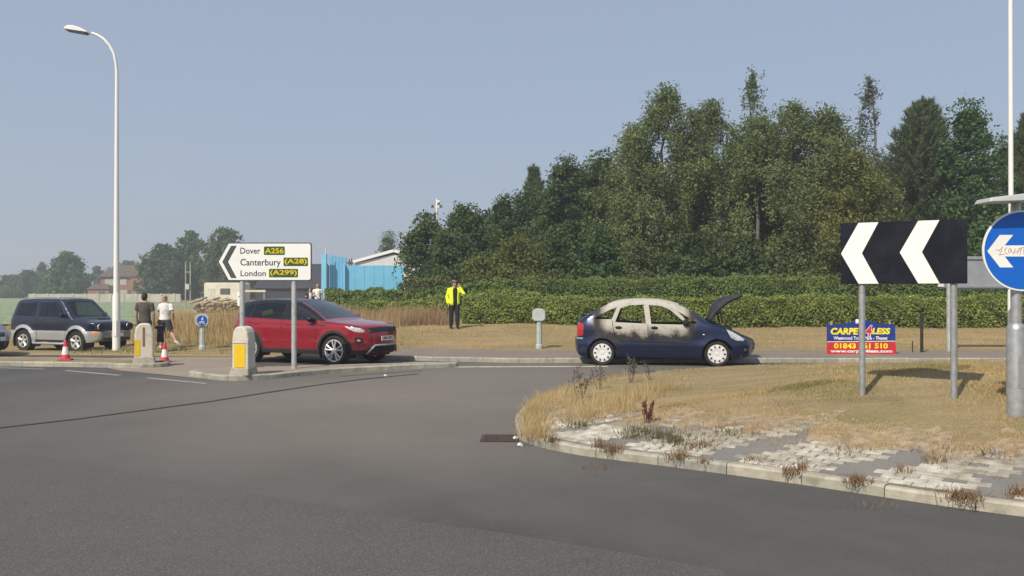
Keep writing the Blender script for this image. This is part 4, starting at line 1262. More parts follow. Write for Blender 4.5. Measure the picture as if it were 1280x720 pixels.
def slab(p0, p1, y0, y1, th):
    a = Vector((p0[0], 0, p0[1])); b = Vector((p1[0], 0, p1[1])); d = (b - a).normalized(); n = Vector((-d.z, 0, d.x)) * th
    return MB().add([(a.x, y0, a.z), (b.x, y0, b.z), (b.x, y1, b.z), (a.x, y1, a.z)] + [(q.x, yy, q.z) for q, yy in ((a + n, y0), (b + n, y0), (b + n, y1), (a + n, y1))],
                    [(3, 2, 1, 0), (4, 5, 6, 7), (0, 1, 5, 4), (1, 2, 6, 5), (2, 3, 7, 6), (3, 0, 4, 7)])
slab((tx(441), tz(329)), (tx(492), tz(315)), 0, 6.3, .3).obj('roof_sheet', m_tent, tn)
slab((tx(492), tz(315)), (tx(543), tz(329)), 0, 6.3, .3).obj('roof_sheet', m_tent, tn)
for (px_, hh), vn in zip(((427.5, 5), (432, 3), (436.5, 6), (439.5, 8)), ('leftmost', 'second from left', 'third from left', 'rightmost')):
    o = MB().tube([(0, 0, 0), (0, 0, (332 - 326 + hh / 2) * kpx)], .06, 6).box((0, 0, .35), (.25, .2, .25)).obj('roof_vent', MT['sign_grey'])
    o.location = (at(px_, 333, Yb + 1)); tag(o, 'small dark vent on the blue building roof, ' + vn + ' of four', 'vent', 'vents on the blue building roof')

# floodlight / camera mast behind the trees
x, y, z = at_ground(546, 66)
ms = thing('camera_mast', 'white mast with two dark floodlights and a dome camera above the trees', 'mast', (x, y, z))
mz = lambda py: CAM_H + (HORIZON - py) / F_PX * 66 - z
MB().tube([(0, 0, -.2), (0, 0, mz(248.5))], [.12, .07], 8).obj('pole', MT['white_paint'], ms, smooth=40)
MB().box((0, 0, mz(258.5)), (.75, .12, .1)).obj('cross_arm', MT['white_paint'], ms)
for s in (-1, 1): MB().box((s * .31, -.08, mz(258)), (.22, .2, .2), (0, 0, 0), .75).obj('floodlight', MT['sign_grey'], ms)
cm = MB().ell((.16, -.1, mz(252.5)), (.1, .1, .12)).obj('dome_camera', MT['white_paint'], ms, smooth=True)
MB().ell((.16, -.1, mz(254.5)), (.08, .08, .09)).obj('dome_glass', MT['black'], cm, smooth=True)
# ------------------------------------------------------------------ vehicles
def dens(P, step=.05, closed=False):
    out = []
    Q = list(P) + ([P[0]] if closed else [])
    for a, b in zip(Q[:-1], Q[1:]):
        n = max(1, int(math.hypot(b[0] - a[0], b[1] - a[1]) / step))
        out += [(a[0] + (b[0] - a[0]) * k / n, a[1] + (b[1] - a[1]) * k / n) for k in range(n)]
    return out if closed else out + [tuple(P[-1])]
def in_poly(px, pz, poly):
    c = np.zeros(len(px), bool); n = len(poly); j = n - 1
    for i in range(n):
        xi, zi = poly[i]; xj, zj = poly[j]
        if zi != zj:
            c ^= ((zi > pz) != (zj > pz)) & (px < (xj - xi) * (pz - zi) / (zj - zi) + xi)
        j = i
    return c
def dist_line(px, pz, line):
    d = np.full(len(px), 1e9)
    for (x0, z0), (x1, z1) in zip(line[:-1], line[1:]):
        dx, dz = x1 - x0, z1 - z0; L = dx * dx + dz * dz + 1e-12
        t = np.clip(((px - x0) * dx + (pz - z0) * dz) / L, 0, 1)
        d = np.minimum(d, np.hypot(px - x0 - t * dx, pz - z0 - t * dz))
    return d
def arc(cx, cz, r, a0, a1, n=14):
    return [(cx + r * cos(radians(a0 + (a1 - a0) * k / n)), cz + r * sin(radians(a0 + (a1 - a0) * k / n))) for k in range(n + 1)]
def ring_poly(cx, cz, r0, r1, a0=-20, a1=200): return arc(cx, cz, r1, a0, a1, 20) + arc(cx, cz, r0, a1, a0, 20)

class Car:
    def __init__(s, root, S):
        s.root, s.S = root, S
        s.sil = catmull(S['sil'], False, 5)
        s.xc = (S['axles'][0] + S['axles'][1]) / 2
        s.zb = S['sill']
        bot = [(s.sil[-1][0], s.sil[-1][1])]
        for ax in (S['axles'][1], S['axles'][0]):
            a = math.degrees(math.asin((s.zb - S['R']) / S['Ra']))
            bot += arc(ax, S['R'], S['Ra'], a, 180 - a, 18)
        s.outline = s.sil + bot[1:]
    def W(s, x, z, flare=True):
        S = s.S
        x = np.asarray(x, float); z = np.asarray(z, float)
        w = np.interp(x, *S['plan']) - np.interp(z, *S['ins'])
        if flare:
            for ax in S['axles']:
                q = np.hypot(x - ax, z - S['R']) - S['Ra']
                w = w + S.get('flare', .02) * np.exp(-(q / .09) ** 2) * (z < S['R'] + S['Ra'] + .1)
        d = dist_line(np.atleast_1d(x), np.atleast_1d(z), s.sil).reshape(np.shape(x))
        r = np.interp(x, *S['round']) if isinstance(S['round'], tuple) else S['round']
        q = np.clip(r - d, 0, None)
        return w - (r - np.sqrt(np.maximum(r * r - q * q, 0)))
    def side(s, default_name, default_mat, regions):
        """regions: (name, polygon, material or None for an opening, parent name or None)"""
        lines = [dens(s.outline, .06, True)] + [dens(r[1], .06, True) for r in regions]
        V, E = [], []
        for Lp in lines:
            b = len(V); V += [Vector(p) for p in Lp]; n = len(Lp)
            E += [(b + i, b + (i + 1) % n) for i in range(n)]
        so = np.array(s.sil); dT = np.gradient(so, axis=0); nrm = np.stack([dT[:, 1], -dT[:, 0]], -1); nrm /= np.linalg.norm(nrm, axis=1)[:, None] + 1e-9
        rr = np.interp(so[:, 0], *s.S['round']) if isinstance(s.S['round'], tuple) else np.full(len(so), s.S['round'])
        extra = []
        for f in (.02, .08, .2, .42, .75, 1.1): extra.append(so + nrm * (rr * f)[:, None])
        gx_, gz_ = np.meshgrid(np.arange(.02, s.S['L'], .075), np.arange(s.zb + .02, 1.9, .06)); extra.append(np.stack([gx_.ravel(), gz_.ravel()], -1))
        ex = np.vstack(extra)
        ok = in_poly(ex[:, 0], ex[:, 1], s.outline)
        V += [Vector(p) for p in ex[ok]]
        v2, e2, f2, *_ = delaunay_2d_cdt(V, E, [], 0, 1e-5)
        v2 = np.array([p[:] for p in v2])
        f2 = np.array([f for f in f2 if len(f) == 3])
        c = v2[f2].mean(1)
        ok = in_poly(c[:, 0], c[:, 1], s.outline)
        f2, c = f2[ok], c[ok]
        a = v2[f2]; ar = (a[:, 1, 0] - a[:, 0, 0]) * (a[:, 2, 1] - a[:, 0, 1]) - (a[:, 2, 0] - a[:, 0, 0]) * (a[:, 1, 1] - a[:, 0, 1])
        f2[ar < 0] = f2[ar < 0][:, ::-1]
        lab = np.full(len(f2), -1)
        for k, rg in enumerate(regions): lab[in_poly(c[:, 0], c[:, 1], rg[1])] = k
        y = s.W(v2[:, 0], v2[:, 1])
        s.side_faces = {}
        made = {}
        for sg in (-1, 1):
            P3 = np.stack([v2[:, 0] - s.xc, sg * y, v2[:, 1]], -1)
            for k in range(-1, len(regions)):
                fk = f2[lab == k]
                if not len(fk): continue
                if sg > 0: fk = fk[:, ::-1]
                if k == -1:
                    s.side_faces[sg] = (P3, fk); continue
                nm, poly, mat, par = regions[k][:4]
                if mat is None: continue
                used = np.unique(fk); mp = np.zeros(len(P3), int); mp[used] = np.arange(len(used))
                parent = made.get((sg, par)) if par else None
                o = fast_obj(nm, P3[used], mp[fk], mat, parent or s.root, smooth=True)
                made[(sg, nm)] = o
        s.made = made
    def strip(s, body_mat, rects, bow=(.06, .05), crown=.025, name='body'):
        """rects: (name, xa, za, xb, zb, t0, t1, mat or None)"""
        P = np.array(s.sil)
        S_ = np.concatenate([[0], np.cumsum(np.linalg.norm(np.diff(P, axis=0), axis=1))])
        def s_of(x, z): return S_[np.argmin(np.hypot(P[:, 0] - x, P[:, 1] - z))]
        R = [(r[0], *sorted((s_of(r[1], r[2]), s_of(r[3], r[4]))), r[5], r[6], r[7]) for r in rects]
        ss = np.array(sorted(set(S_.tolist())))
        ts = np.array(sorted(set(np.round(np.concatenate([np.linspace(-1, 1, 15)] + [[r[3], r[4]] for r in R]), 4).tolist())))
        x = np.interp(ss, S_, P[:, 0]); z = np.interp(ss, S_, P[:, 1])
        w = s.W(x, z)
        L = s.S['L']
        bw = bow[0] * smooth01((x - (L - .55)) / .5) - bow[1] * smooth01((.45 - x) / .4)
        cr = crown * smooth01((z - .55) / .4)
        Xg = x[:, None] + bw[:, None] * (1 - ts[None, :] ** 2); Yg = w[:, None] * ts[None, :]; Zg = z[:, None] + cr[:, None] * (1 - ts[None, :] ** 2)
        V = np.stack([Xg - s.xc, Yg, Zg], -1).reshape(-1, 3); n, m = len(ss), len(ts)
        I = np.arange(n * m).reshape(n, m)
        Fq = np.stack([I[:-1, :-1], I[1:, :-1], I[1:, 1:], I[:-1, 1:]], -1).reshape(-1, 4)
        cs = np.repeat((ss[:-1] + ss[1:]) / 2, m - 1); ct = np.tile((ts[:-1] + ts[1:]) / 2, n - 1)
        lab = np.full(len(Fq), -1)
        for k, r in enumerate(R): lab[(cs > r[1]) & (cs < r[2]) & (ct > r[3]) & (ct < r[4])] = k
        for k, r in enumerate(R):
            fk = Fq[lab == k]
            if r[5] is None or not len(fk): continue
            used = np.unique(fk); mp = np.zeros(len(V), int); mp[used] = np.arange(len(used))
            fast_obj(r[0], V[used], mp[fk], r[5], s.root, smooth=True)
        mb = MB()
        mb.add(V, Fq[lab == -1])
        for sg in (-1, 1): mb.add(*s.side_faces[sg])
        me = bpy.data.meshes.new(name); me.from_pydata(mb.v, [], mb.f)
        bm = bmesh.new(); bm.from_mesh(me); bmesh.ops.remove_doubles(bm, verts=bm.verts, dist=.003)
        bmesh.ops.delete(bm, geom=[v for v in bm.verts if not v.link_faces], context='VERTS'); bm.to_mesh(me); bm.free()
        me.polygons.foreach_set('use_smooth', [True] * len(me.polygons)); me.materials.append(body_mat)
        o = bpy.data.objects.new(name, me); COL.objects.link(o); o.parent = s.root
        s.body = o
        return o
    def ribbon(s, pts, w, off, mat, name, sides=(-1, 1), parent=None, closed=False):
        Q = np.array(dens(pts, .05, False)); d = np.gradient(Q, axis=0); d /= np.linalg.norm(d, axis=1)[:, None] + 1e-9
        nn = np.stack([-d[:, 1], d[:, 0]], -1) * w / 2
        for sg in sides:
            A, B = Q + nn, Q - nn
            ya, yb = s.W(A[:, 0], A[:, 1]) + off, s.W(B[:, 0], B[:, 1]) + off
            V = np.vstack([np.stack([A[:, 0] - s.xc, sg * ya, A[:, 1]], -1), np.stack([B[:, 0] - s.xc, sg * yb, B[:, 1]], -1)])
            n = len(Q); Fq = np.array([(i, n + i, n + i + 1, i + 1) if sg < 0 else (i, i + 1, n + i + 1, n + i) for i in range(n - 1)])
            p = s.made.get((sg, parent)) if parent else None
            fast_obj(name, V, Fq, mat, p or s.root, smooth=True)
    def blob(s, x, z, off, size, mat, name, sides=(-1, 1), parent=None, rot=None, shape='ell'):
        for sg in sides:
            y = float(s.W(np.array([x]), np.array([z]))[0]) + off
            mb = MB()
            if shape == 'ell': mb.ell((x - s.xc, sg * y, z), size, 14, 10, rot)
            else: mb.box((x - s.xc, sg * y, z), size, rot)
            p = s.made.get((sg, parent)) if parent else None
            mb.obj(name, mat, p or s.root, smooth=True if shape == 'ell' else False, bevel=.006 if shape != 'ell' else 0)
    def underside(s):
        S = s.S; mb = MB()
        hw = max(S['plan'][1]) - .16
        mb.box((S['L'] / 2 - s.xc, 0, s.zb + .12), (S['L'] - .5, hw * 2, .22))
        mb.obj('floor_pan', MT['black_soft'], s.root)
        for ax in S['axles']:
            for sg in (-1, 1):
                A = arc(ax - s.xc, S['R'], S['Ra'] + .012, -25, 205, 16); y0 = float(s.W(np.array([ax]), np.array([S['R'] + S['Ra'] + .02]))[0]) - .012
                V = [(a, sg * y0, b) for a, b in A] + [(a, sg * (y0 - .36), b) for a, b in A]; n = len(A)
                Fc = [(i, i + 1, n + i + 1, n + i) for i in range(n - 1)] + [tuple(range(n, 2 * n))]
                MB().add(V, Fc).obj('arch_liner', MT['black_soft'], s.root)
    def wheels(s, width, style, rim_mat, yoff=.0, steer=0.0):
        S = s.S; R = S['R']
        for ax in S['axles']:
            for sg in (-1, 1):
                y = float(np.interp(ax, *S['plan'])) - .02 + yoff
                h = width / 2
                w = MB().lathe([(R * .2, h * .3), (R * .6, h * .3), (R * .6, -h * .2)], 28, 'y', (0, 0, 0), False).obj('wheel', MT['black_soft'], s.root)
                w.location = (ax - s.xc, sg * (y - h), R)
                if sg > 0: w.rotation_euler = (0, 0, pi)
                if steer and ax == S['axles'][1]: w.rotation_euler = (0, 0, w.rotation_euler[2] + steer)
                # local -y is outwards
                rr = S['rim']
                MB().lathe([(rr, -h * .9), (rr + .015, -h), (R * .93, -h), (R * .985, -h * .75), (R, -h * .4), (R, h * .4), (R * .97, h), (rr, h)], 40, 'y', (0, 0, 0), False).obj('tyre', MT['rubber'], w, smooth=40)
                mb = MB().lathe([(rr + .004, -h * .86), (rr - .005, -h * .99), (rr - .03, -h * .95), (rr - .035, -h * .2)], 40, 'y', (0, 0, 0), False)
                if style == 'double5':
                    for k in range(5):
                        for o_ in (-.20, .20):
                            a = 2 * pi * k / 5 + .3; a2 = a + o_ * 1.15; a1 = a + o_ * .55
                            p0 = Vector((cos(a1) * .06, -h * .78, sin(a1) * .06)); p1 = Vector((cos(a2) * (rr - .015), -h * .9, sin(a2) * (rr - .015)))
                            mb.tube([p0, (p0 + p1) / 2 + Vector((0, -.008, 0)), p1], [.022, .02, .026], 6, up=(0, 1, 0))
                    mb.lathe([(.075, -h * .6), (.07, -h * .86), (.03, -h * .92), (0, -h * .92)][::1], 16, 'y')
                elif style == 'five':
                    for k in range(5):
                        a = 2 * pi * k / 5 + .3
                        p0 = Vector((cos(a) * .05, -h * .75, sin(a) * .05)); p1 = Vector((cos(a) * (rr - .01), -h * .85, sin(a) * (rr - .01)))
                        mb.tube([p0, (p0 + p1) / 2, p1], [.045, .04, .055], 6, up=(0, 1, 0))
                    mb.lathe([(.08, -h * .6), (.075, -h * .84), (0, -h * .88)], 16, 'y')
                else:
                    mb.lathe([(rr - .004, -h * .93), (rr * .8, -h * 1.04), (rr * .45, -h * 1.0), (rr * .3, -h * .92), (rr * .22, -h * .92), (rr * .2, -h * 1.0), (0, -h * 1.02)], 40, 'y')
                rim = mb.obj('rim', rim_mat, w, smooth=35)
                if style == 'hubcap':
                    for k in range(10):
                        a = 2 * pi * k / 10
                        m2 = MB().box((0, 0, 0), (.032, .02, .05)); o = m2.obj('slot', MT['black'], w)
                        o.location = (cos(a) * rr * .78, -h * 1.035, sin(a) * rr * .78); o.rotation_euler = (0, -a + pi / 2, 0)

def cabin(car, x0, xs_seats, z0, hw, seat_mat, dash_x, dash_z, frame_only=False, rhd=True):
    xc = car.xc
    for x in xs_seats:
        for sg in (-1, 1):
            mb = MB()
            y = sg * hw * .48
            mb.box((x + .22 - xc, y, z0 + .12), (.5, .48, .16)).box((x - .07 - xc, y, z0 + .45), (.15, .47, .62), (0, radians(-14), 0), .85)
            st = mb.obj('seat', seat_mat, car.root, bevel=.03)
            MB().box((x - .17 - xc, y, z0 + .84), (.1, .26, .17), (0, radians(-12), 0)).obj('headrest', seat_mat, st, bevel=.03)
    MB().box((dash_x - xc, 0, dash_z - .12), (.42, hw * 1.75, .26)).obj('dashboard', MT['black_soft'], car.root, bevel=.04)
    y = -hw * .48 if rhd else hw * .48
    ring = [(dash_x - .34 - xc + .07 * sin(t), y + .18 * cos(t), dash_z - .02 + .17 * sin(t)) for t in np.linspace(0, 2 * pi, 21)]
    MB().tube(ring, .015, 6, cap=False).obj('steering_wheel', MT['black'], car.root, smooth=True)

def paint(name, col, metal=.35, rough=.32, dust=.25):
    return M(name, col, rough, metal, .06, 40, coat=.8, spec=.5, dirt=tuple(.5 * c + .5 * d for c, d in zip(col, (.22, .19, .15))), dirt_amt=dust, dirt_scale=3)
G_dark = glass_mat('glass_dark', (.05, .06, .075), .55)
G_rear = glass_mat('glass_privacy', (.20, .23, .26), .5)
G_mid = glass_mat('glass_tint', (.42, .50, .48), .7)
m_chrome = M('chrome', (.7, .7, .7), .15, 1, .03, 3)
m_alloy = M('alloy', (.55, .55, .55), .35, .25, .05, 8, dirt=(.2, .18, .15), dirt_amt=.3, dirt_scale=8)
m_lamp = M('lamp_clear', (.62, .64, .66), .12, .35, .25, 25, coat=.8)
m_plate = M('number_plate_white', (.72, .72, .68), .4, 0, .04, 5)
m_seam = M('shut_line', (.01, .008, .008), .8)

def place_car(name, label, contact, axle_dx, side_y, heading, cat='car', scale=1.0, z=0.0):
    """root stands midway between the axles; contact is where the tyre at +axle_dx on the right side touches the ground"""
    h = radians(heading)
    off = Vector((axle_dx * cos(h) + side_y * sin(h), axle_dx * sin(h) - side_y * cos(h), 0)) * scale
    t = thing(name, label, cat, (contact[0] - off.x, contact[1] - off.y, z), h)
    t.scale = (scale, scale, scale)
    return t

# --- red compact off-roader --------------------------------------------------
m_red = paint('paint_red', (.29, .006, .019), .3, .24, .03)
EV = dict(L=4.36, axles=(.86, 3.52), R=.372, Ra=.43, rim=.272, sill=.27, round=([0, .4, 3, 3.4, 4.36], [.07, .1, .1, .09, .06]), flare=.018,
          sil=[(.17, .27), (.08, .36), (.02, .5), (0, .72), (.02, .92), (.06, 1.06), (.10, 1.15), (.19, 1.36), (.25, 1.47), (.34, 1.53), (.6, 1.57), (1.1, 1.605), (1.6, 1.61), (2.02, 1.588), (2.33, 1.53), (2.7, 1.37), (3.04, 1.18), (3.17, 1.11), (3.3, 1.085), (3.7, 1.05), (4.02, 1.005), (4.2, .96), (4.28, .9), (4.33, .8), (4.36, .66), (4.35, .5), (4.3, .38), (4.2, .27)],
          plan=([0, .13, .18, .28, .45, .7, .95, 3.4, 3.8, 4.05, 4.2, 4.3, 4.36], [.5, .55, .66, .76, .85, .91, .94, .94, .915, .86, .78, .68, .58]),
          ins=([.2, .34, .42, .55, .62, .8, .95, 1.04, 1.1, 1.62], [.075, .03, .02, .0, .008, .002, .004, .03, .05, .27]))
EV['sil'] = [((.86 - (.86 - a) * .84) if a < .86 else a, b) for a, b in EV['sil']]
root = place_car('red_car', 'glossy red compact off-road car with a black roof behind the splitter island', (gp(420, 457.2)), 1.33, .83, -25)
ev = Car(root, EV)
gh = [(3.20, 1.095), (3.05, 1.085), (2.4, 1.095), (1.5, 1.12), (.8, 1.145), (.05, 1.17), (.0, 1.75), (2.0, 1.75), (3.2, 1.3)]
ev_regions = [
    ('greenhouse', gh, M('gloss_black', (.008, .009, .012), .3, 0, .1, 3, spec=.3, coat=.25), None),
    ('door', [(2.98, 1.083), (3.0, .75), (2.93, .38), (1.92, .38), (1.94, 1.107)], m_red, None),
    ('rear_door', [(1.925, 1.107), (1.905, .38), (1.36, .38), (1.32, .62), (1.12, .84), (.9, .96), (.83, 1.14)], m_red, None),
    ('front_window', [(2.93, 1.115), (2.52, 1.37), (2.3, 1.46), (2.0, 1.5), (1.97, 1.135)], G_mid, None),
    ('rear_window', [(1.88, 1.14), (1.91, 1.505), (1.4, 1.525), (1.0, 1.485), (.88, 1.165)], G_rear, None),
    ('quarter_window', [(.8, 1.17), (.92, 1.475), (.64, 1.445), (.45, 1.36), (.33, 1.22), (.35, 1.19)], G_dark, None),
    ('sill_cladding', [(.86, .2), (.86, .385), (3.52, .385), (3.52, .2)], MT['black_soft'], None),
    ('rear_valance', [(.0, .2), (.0, .385), (.86, .385), (.86, .2)], MT['black_soft'], None),
    ('front_valance', [(3.52, .2), (3.52, .385), (4.38, .385), (4.38, .2)], MT['black_soft'], None),
    ('arch_cladding', ring_poly(.86, .372, .40, .495, -30, 210), MT['black_soft'], None),
    ('arch_cladding', ring_poly(3.52, .372, .40, .495, -30, 210), MT['black_soft'], None),
    ('headlight', [(3.84, .955), (4.0, .957), (4.2, .925), (4.27, .86), (4.24, .82), (4.1, .835), (3.95, .89)], m_lamp, None),
    ('fog_light', [(4.06, .70), (4.2, .70), (4.255, .66), (4.235, .56), (4.1, .585)], MT['black'], None),
    ('tail_light', [(.0, 1.02), (.0, .9), (.14, .9), (.26, .95), (.2, 1.02)], M('lamp_red', (.35, .01, .01), .2, 0, .1, 6, coat=.6), None),
]
ev.side('body', m_red, ev_regions)
ev.strip(m_red, [('roof', .25, 1.47, 2.36, 1.52, -1, 1, _MATS['gloss_black']), ('windscreen', 2.36, 1.52, 3.14, 1.125, -.9, .9, glass_mat('windscreen_glass', (.34, .40, .40), .75)),
                 ('rear_screen', .11, 1.17, .235, 1.44, -.86, .86, G_dark), ('grille', 4.27, .915, 4.325, .81, -.98, .98, MT['black']),
                 ('lower_intake', 4.355, .53, 4.26, .31, -.95, .95, MT['black_soft'])], (.10, .05), .03)
ev.underside(); ev.wheels(.235, 'double5', m_alloy, .012)
cabin(ev, 0, (1.15, 2.05), .5, .8, M('seat_dark', (.03, .028, .028), .9), 2.95, 1.08)
for nm, par, x in (('door_handle', 'door', 2.12), ('door_handle', 'rear_door', 1.12)):
    ev.blob(x, 1.0, .012, (.10, .014, .018), m_red, nm, parent=par)
ev.ribbon([(2.72, 1.0), (3.25, .985)], .028, .003, MT['black'], 'side_vent')
for pl in ([(2.985, 1.08), (3.0, .75), (2.93, .385)], [(1.932, 1.1), (1.912, .385)], [(.83, 1.14), (.9, .96), (1.12, .84), (1.32, .62), (1.36, .39)], [(3.1, 1.06), (3.7, 1.0), (4.15, .96)]):
    ev.ribbon(pl, .012, .002, m_seam, 'shut_line')
ev.ribbon([(.35, 1.03), (1.2, 1.02), (2.6, .995)], .008, .003, m_seam, 'crease')
ev.blob(2.86, 1.13, .10, (.09, .10, .075), _MATS['gloss_black'], 'door_mirror')
ev.blob(4.165, .62, .004, (.05, .05, .032), m_lamp, 'fog_lens')
xf = 4.36 - ev.xc
MB().box((xf + .105, 0, .665), (.012, .52, .112), (0, radians(-4), 0)).obj('number_plate', m_plate, root)
plate = bpy.data.objects.new('plate_frame', None)
fr = text_part(root, 'plate_letters', 'LM64 BFL', MT['black'], 0, 0, .46, .075, 0, .012)
fr.location = (xf + .1135, 0, .667); fr.rotation_euler = (radians(0), radians(0), radians(90))
bpy.data.objects.remove(plate)
for z in (.835, .862, .889):
    V = [(xf + (-.045 + .10 * (1 - (t / .66) ** 2)) - (z - .8) * .45, t, z) for t in np.linspace(-.6, .6, 13)]
    MB().tube(V, .009, 5).obj('grille_bar', M('grille_grey', (.10, .10, .11), .35, .4), root, smooth=True)
sk = M('skid_silver', (.52, .53, .54), .4, .6, .05, 6)
top_b = [(xf + .005 + .10 * (1 - (t / .6) ** 2), t, .50) for t in np.linspace(-.46, .46, 11)]
MB().tube([(xf - .07, -.64, .30), (xf + .0, -.56, .40)] + top_b + [(xf + .0, .56, .40), (xf - .07, .64, .30)], .024, 6, up=(1, 0, 0)).obj('skid_plate', sk, root, smooth=True)
MB().box((-.92, -.66, 1.27), (.36, .06, .13), (radians(8), radians(-14), 0)).obj('hi_vis_jacket', M('hi_vis', (.75, .95, .10), .7), root, bevel=.02)
root_red = root

# --- burnt-out people carrier -------------------------------------------------
def burnt_material(blue):
    m = bpy.data.materials.new('burnt_paint'); m.use_nodes = True
    nt = m.node_tree; N = nt.nodes; L = nt.links; b = N['Principled BSDF']
    tc = N.new('ShaderNodeTexCoord'); sp = N.new('ShaderNodeSeparateXYZ'); L.new(tc.outputs['Object'], sp.inputs[0])
    def mr(sock, a, b_, lo=0., hi=1.):
        r = N.new('ShaderNodeMapRange'); r.inputs[1].default_value = a; r.inputs[2].default_value = b_; r.inputs[3].default_value = lo; r.inputs[4].default_value = hi
        r.interpolation_type = 'SMOOTHSTEP'; L.new(sock, r.inputs[0]); return r.outputs[0]
    def op(o, a, c):
        n = N.new('ShaderNodeMath'); n.operation = o
        for k, v in enumerate((a, c)):
            if isinstance(v, (int, float)): n.inputs[k].default_value = v
            else: L.new(v, n.inputs[k])
        return n.outputs[0]
    def nz(s, d=8, r=.65):
        n = N.new('ShaderNodeTexNoise'); n.inputs['Scale'].default_value = s; n.inputs['Detail'].default_value = d; n.inputs['Roughness'].default_value = r
        L.new(tc.outputs['Object'], n.inputs['Vector']); return n.outputs['Fac']
    x0 = 2.06   # object x is measured from midway between the axles
    span = op('MULTIPLY', mr(sp.outputs[0], .22 - x0, .95 - x0), mr(sp.outputs[0], 3.15 - x0, 2.5 - x0))
    zz = op('ADD', sp.outputs[2], op('MULTIPLY', op('SUBTRACT', nz(3.2), .5), .75))
    hgt = mr(zz, .38, 1.02)
    f = op('MULTIPLY', span, hgt)
    rp = N.new('ShaderNodeValToRGB'); el = rp.color_ramp.elements
    for p in (.3, .5, .7): el.new(p)
    for e, (p, c) in zip(el, ((.10, blue), (.26, (.014, .014, .022)), (.52, (.04, .034, .032)), (.68, (.22, .20, .17)), (.90, (.40, .385, .34)))):
        e.position = p; e.color = (*c, 1)
    L.new(f, rp.inputs['Fac'])
    sp2 = N.new('ShaderNodeMixRGB'); L.new(mr(nz(6, 8, .8), .52, .66, 0, .6), sp2.inputs['Fac']); sp2.inputs[2].default_value = (.13, .105, .085, 1)
    gate = N.new('ShaderNodeMixRGB'); L.new(mr(f, .35, .55), gate.inputs['Fac']); L.new(rp.outputs[0], gate.inputs[1])
    L.new(rp.outputs[0], sp2.inputs[1]); L.new(sp2.outputs[0], gate.inputs[2])
    geo = N.new('ShaderNodeNewGeometry')
    bk = N.new('ShaderNodeMixRGB'); L.new(geo.outputs['Backfacing'], bk.inputs['Fac']); L.new(gate.outputs[0], bk.inputs[1]); bk.inputs[2].default_value = (.05, .043, .038, 1)
    L.new(bk.outputs[0], b.inputs['Base Color'])
    L.new(mr(f, .15, .4, .3, .9), b.inputs['Roughness']); L.new(mr(f, .1, .3, .4, 0), b.inputs['Metallic']); L.new(mr(f, .1, .35, .7, 0), b.inputs['Coat Weight'])
    b.inputs['Coat Roughness'].default_value = .06
    bp = N.new('ShaderNodeBump'); bp.inputs['Distance'].default_value = .01; L.new(mr(f, .3, .6, 0, .6), bp.inputs['Strength']); L.new(nz(25), bp.inputs['Height']); L.new(bp.outputs[0], b.inputs['Normal'])
    return m
m_burnt = burnt_material((.008, .016, .056))
m_char = M('charred', (.016, .014, .013), .95, 0, .4, 9, bump=.3, bscale=40)
m_rustash = M('ash_rust', (.16, .12, .09), .95, 0, .4, 9, bump=.3, bscale=40)
PI_ = dict(L=4.28, axles=(.68, 3.44), R=.305, Ra=.365, rim=.225, sill=.2, round=([0, .3, 3, 3.4, 4.28], [.08, .11, .11, .12, .10]), flare=.03,
           sil=[(.12, .2), (.03, .31), (0, .5), (0, .63), (.04, .70), (.06, 1.0), (.13, 1.12), (.3, 1.235), (.43, 1.31), (.78, 1.48), (1.02, 1.565), (1.38, 1.605), (1.82, 1.61), (2.18, 1.58), (2.54, 1.48), (2.85, 1.32), (3.18, 1.115), (3.32, 1.05), (3.55, .97), (3.75, .885), (4.0, .745), (4.15, .67), (4.25, .6), (4.28, .47), (4.24, .32), (4.1, .2)],
           plan=([0, .08, .3, .8, 3.3, 3.7, 4.0, 4.17, 4.28], [.64, .75, .83, .87, .87, .84, .76, .64, .50]),
           ins=([.2, .3, .42, .5, .62, .85, .95, 1.02, 1.62], [.07, .03, .022, 0, .02, .0, .008, .03, .27]))
win_r = [('quarter_window', [(.47, 1.13), (.62, 1.235), (.86, 1.36), (1.03, 1.425), (.91, 1.13)]),
         ('rear_window', [(.99, 1.06), (1.12, 1.40), (1.34, 1.475), (1.68, 1.49), (1.74, 1.03)]),
         ('front_window', [(1.81, 1.485), (2.12, 1.455), (2.32, 1.37), (2.66, 1.07), (2.62, 1.01), (1.87, 1.02)]),
         ('front_quarter', [(2.50, 1.335), (2.86, 1.13), (2.98, 1.04), (2.78, 1.03), (2.72, 1.10)])]
lamp_tail = [(.0, .72), (.0, 1.0), (.10, 1.055), (.215, 1.0), (.205, .74), (.12, .71)]
lamp_head = [(3.66, .895), (3.80, .84), (4.0, .72), (4.10, .655), (4.05, .615), (3.9, .63), (3.76, .70)]
door_f = [(1.80, 1.0), (1.80, .36), (2.84, .36), (2.88, .8), (2.76, 1.01)]
door_r = [(1.785, 1.0), (1.785, .36), (1.24, .36), (1.16, .56), (.98, .72), (.92, .98)]
h_p = -9.5
c_p = gp(753, 456.2)
root = place_car('burnt_car', 'burnt out dark blue people carrier with ash grey roof and raised bonnet', c_p, -1.38, .78, h_p)
pc = Car(root, PI_)
pc.side('body', m_burnt, [('door', door_f, m_burnt, None), ('rear_door', door_r, m_burnt, None)] + [(n_, p_, None, None) for n_, p_ in win_r] +
        [('tail_light', lamp_tail, M('tail_red', (.42, .015, .02), .2, 0, .15, 5, coat=.7), None), ('headlight', lamp_head, m_lamp, None)])
pc.strip(m_burnt, [('windscreen_opening', 2.52, 1.49, 3.2, 1.105, -.88, .88, None), ('rear_opening', .2, 1.17, .8, 1.49, -.84, .84, None),
                   ('engine_bay', 3.34, 1.045, 3.98, .755, -.8, .8, m_char), ('front_grille', 4.262, .55, 4.28, .4, -.7, .7, MT['black'])], (.12, .06), .03)
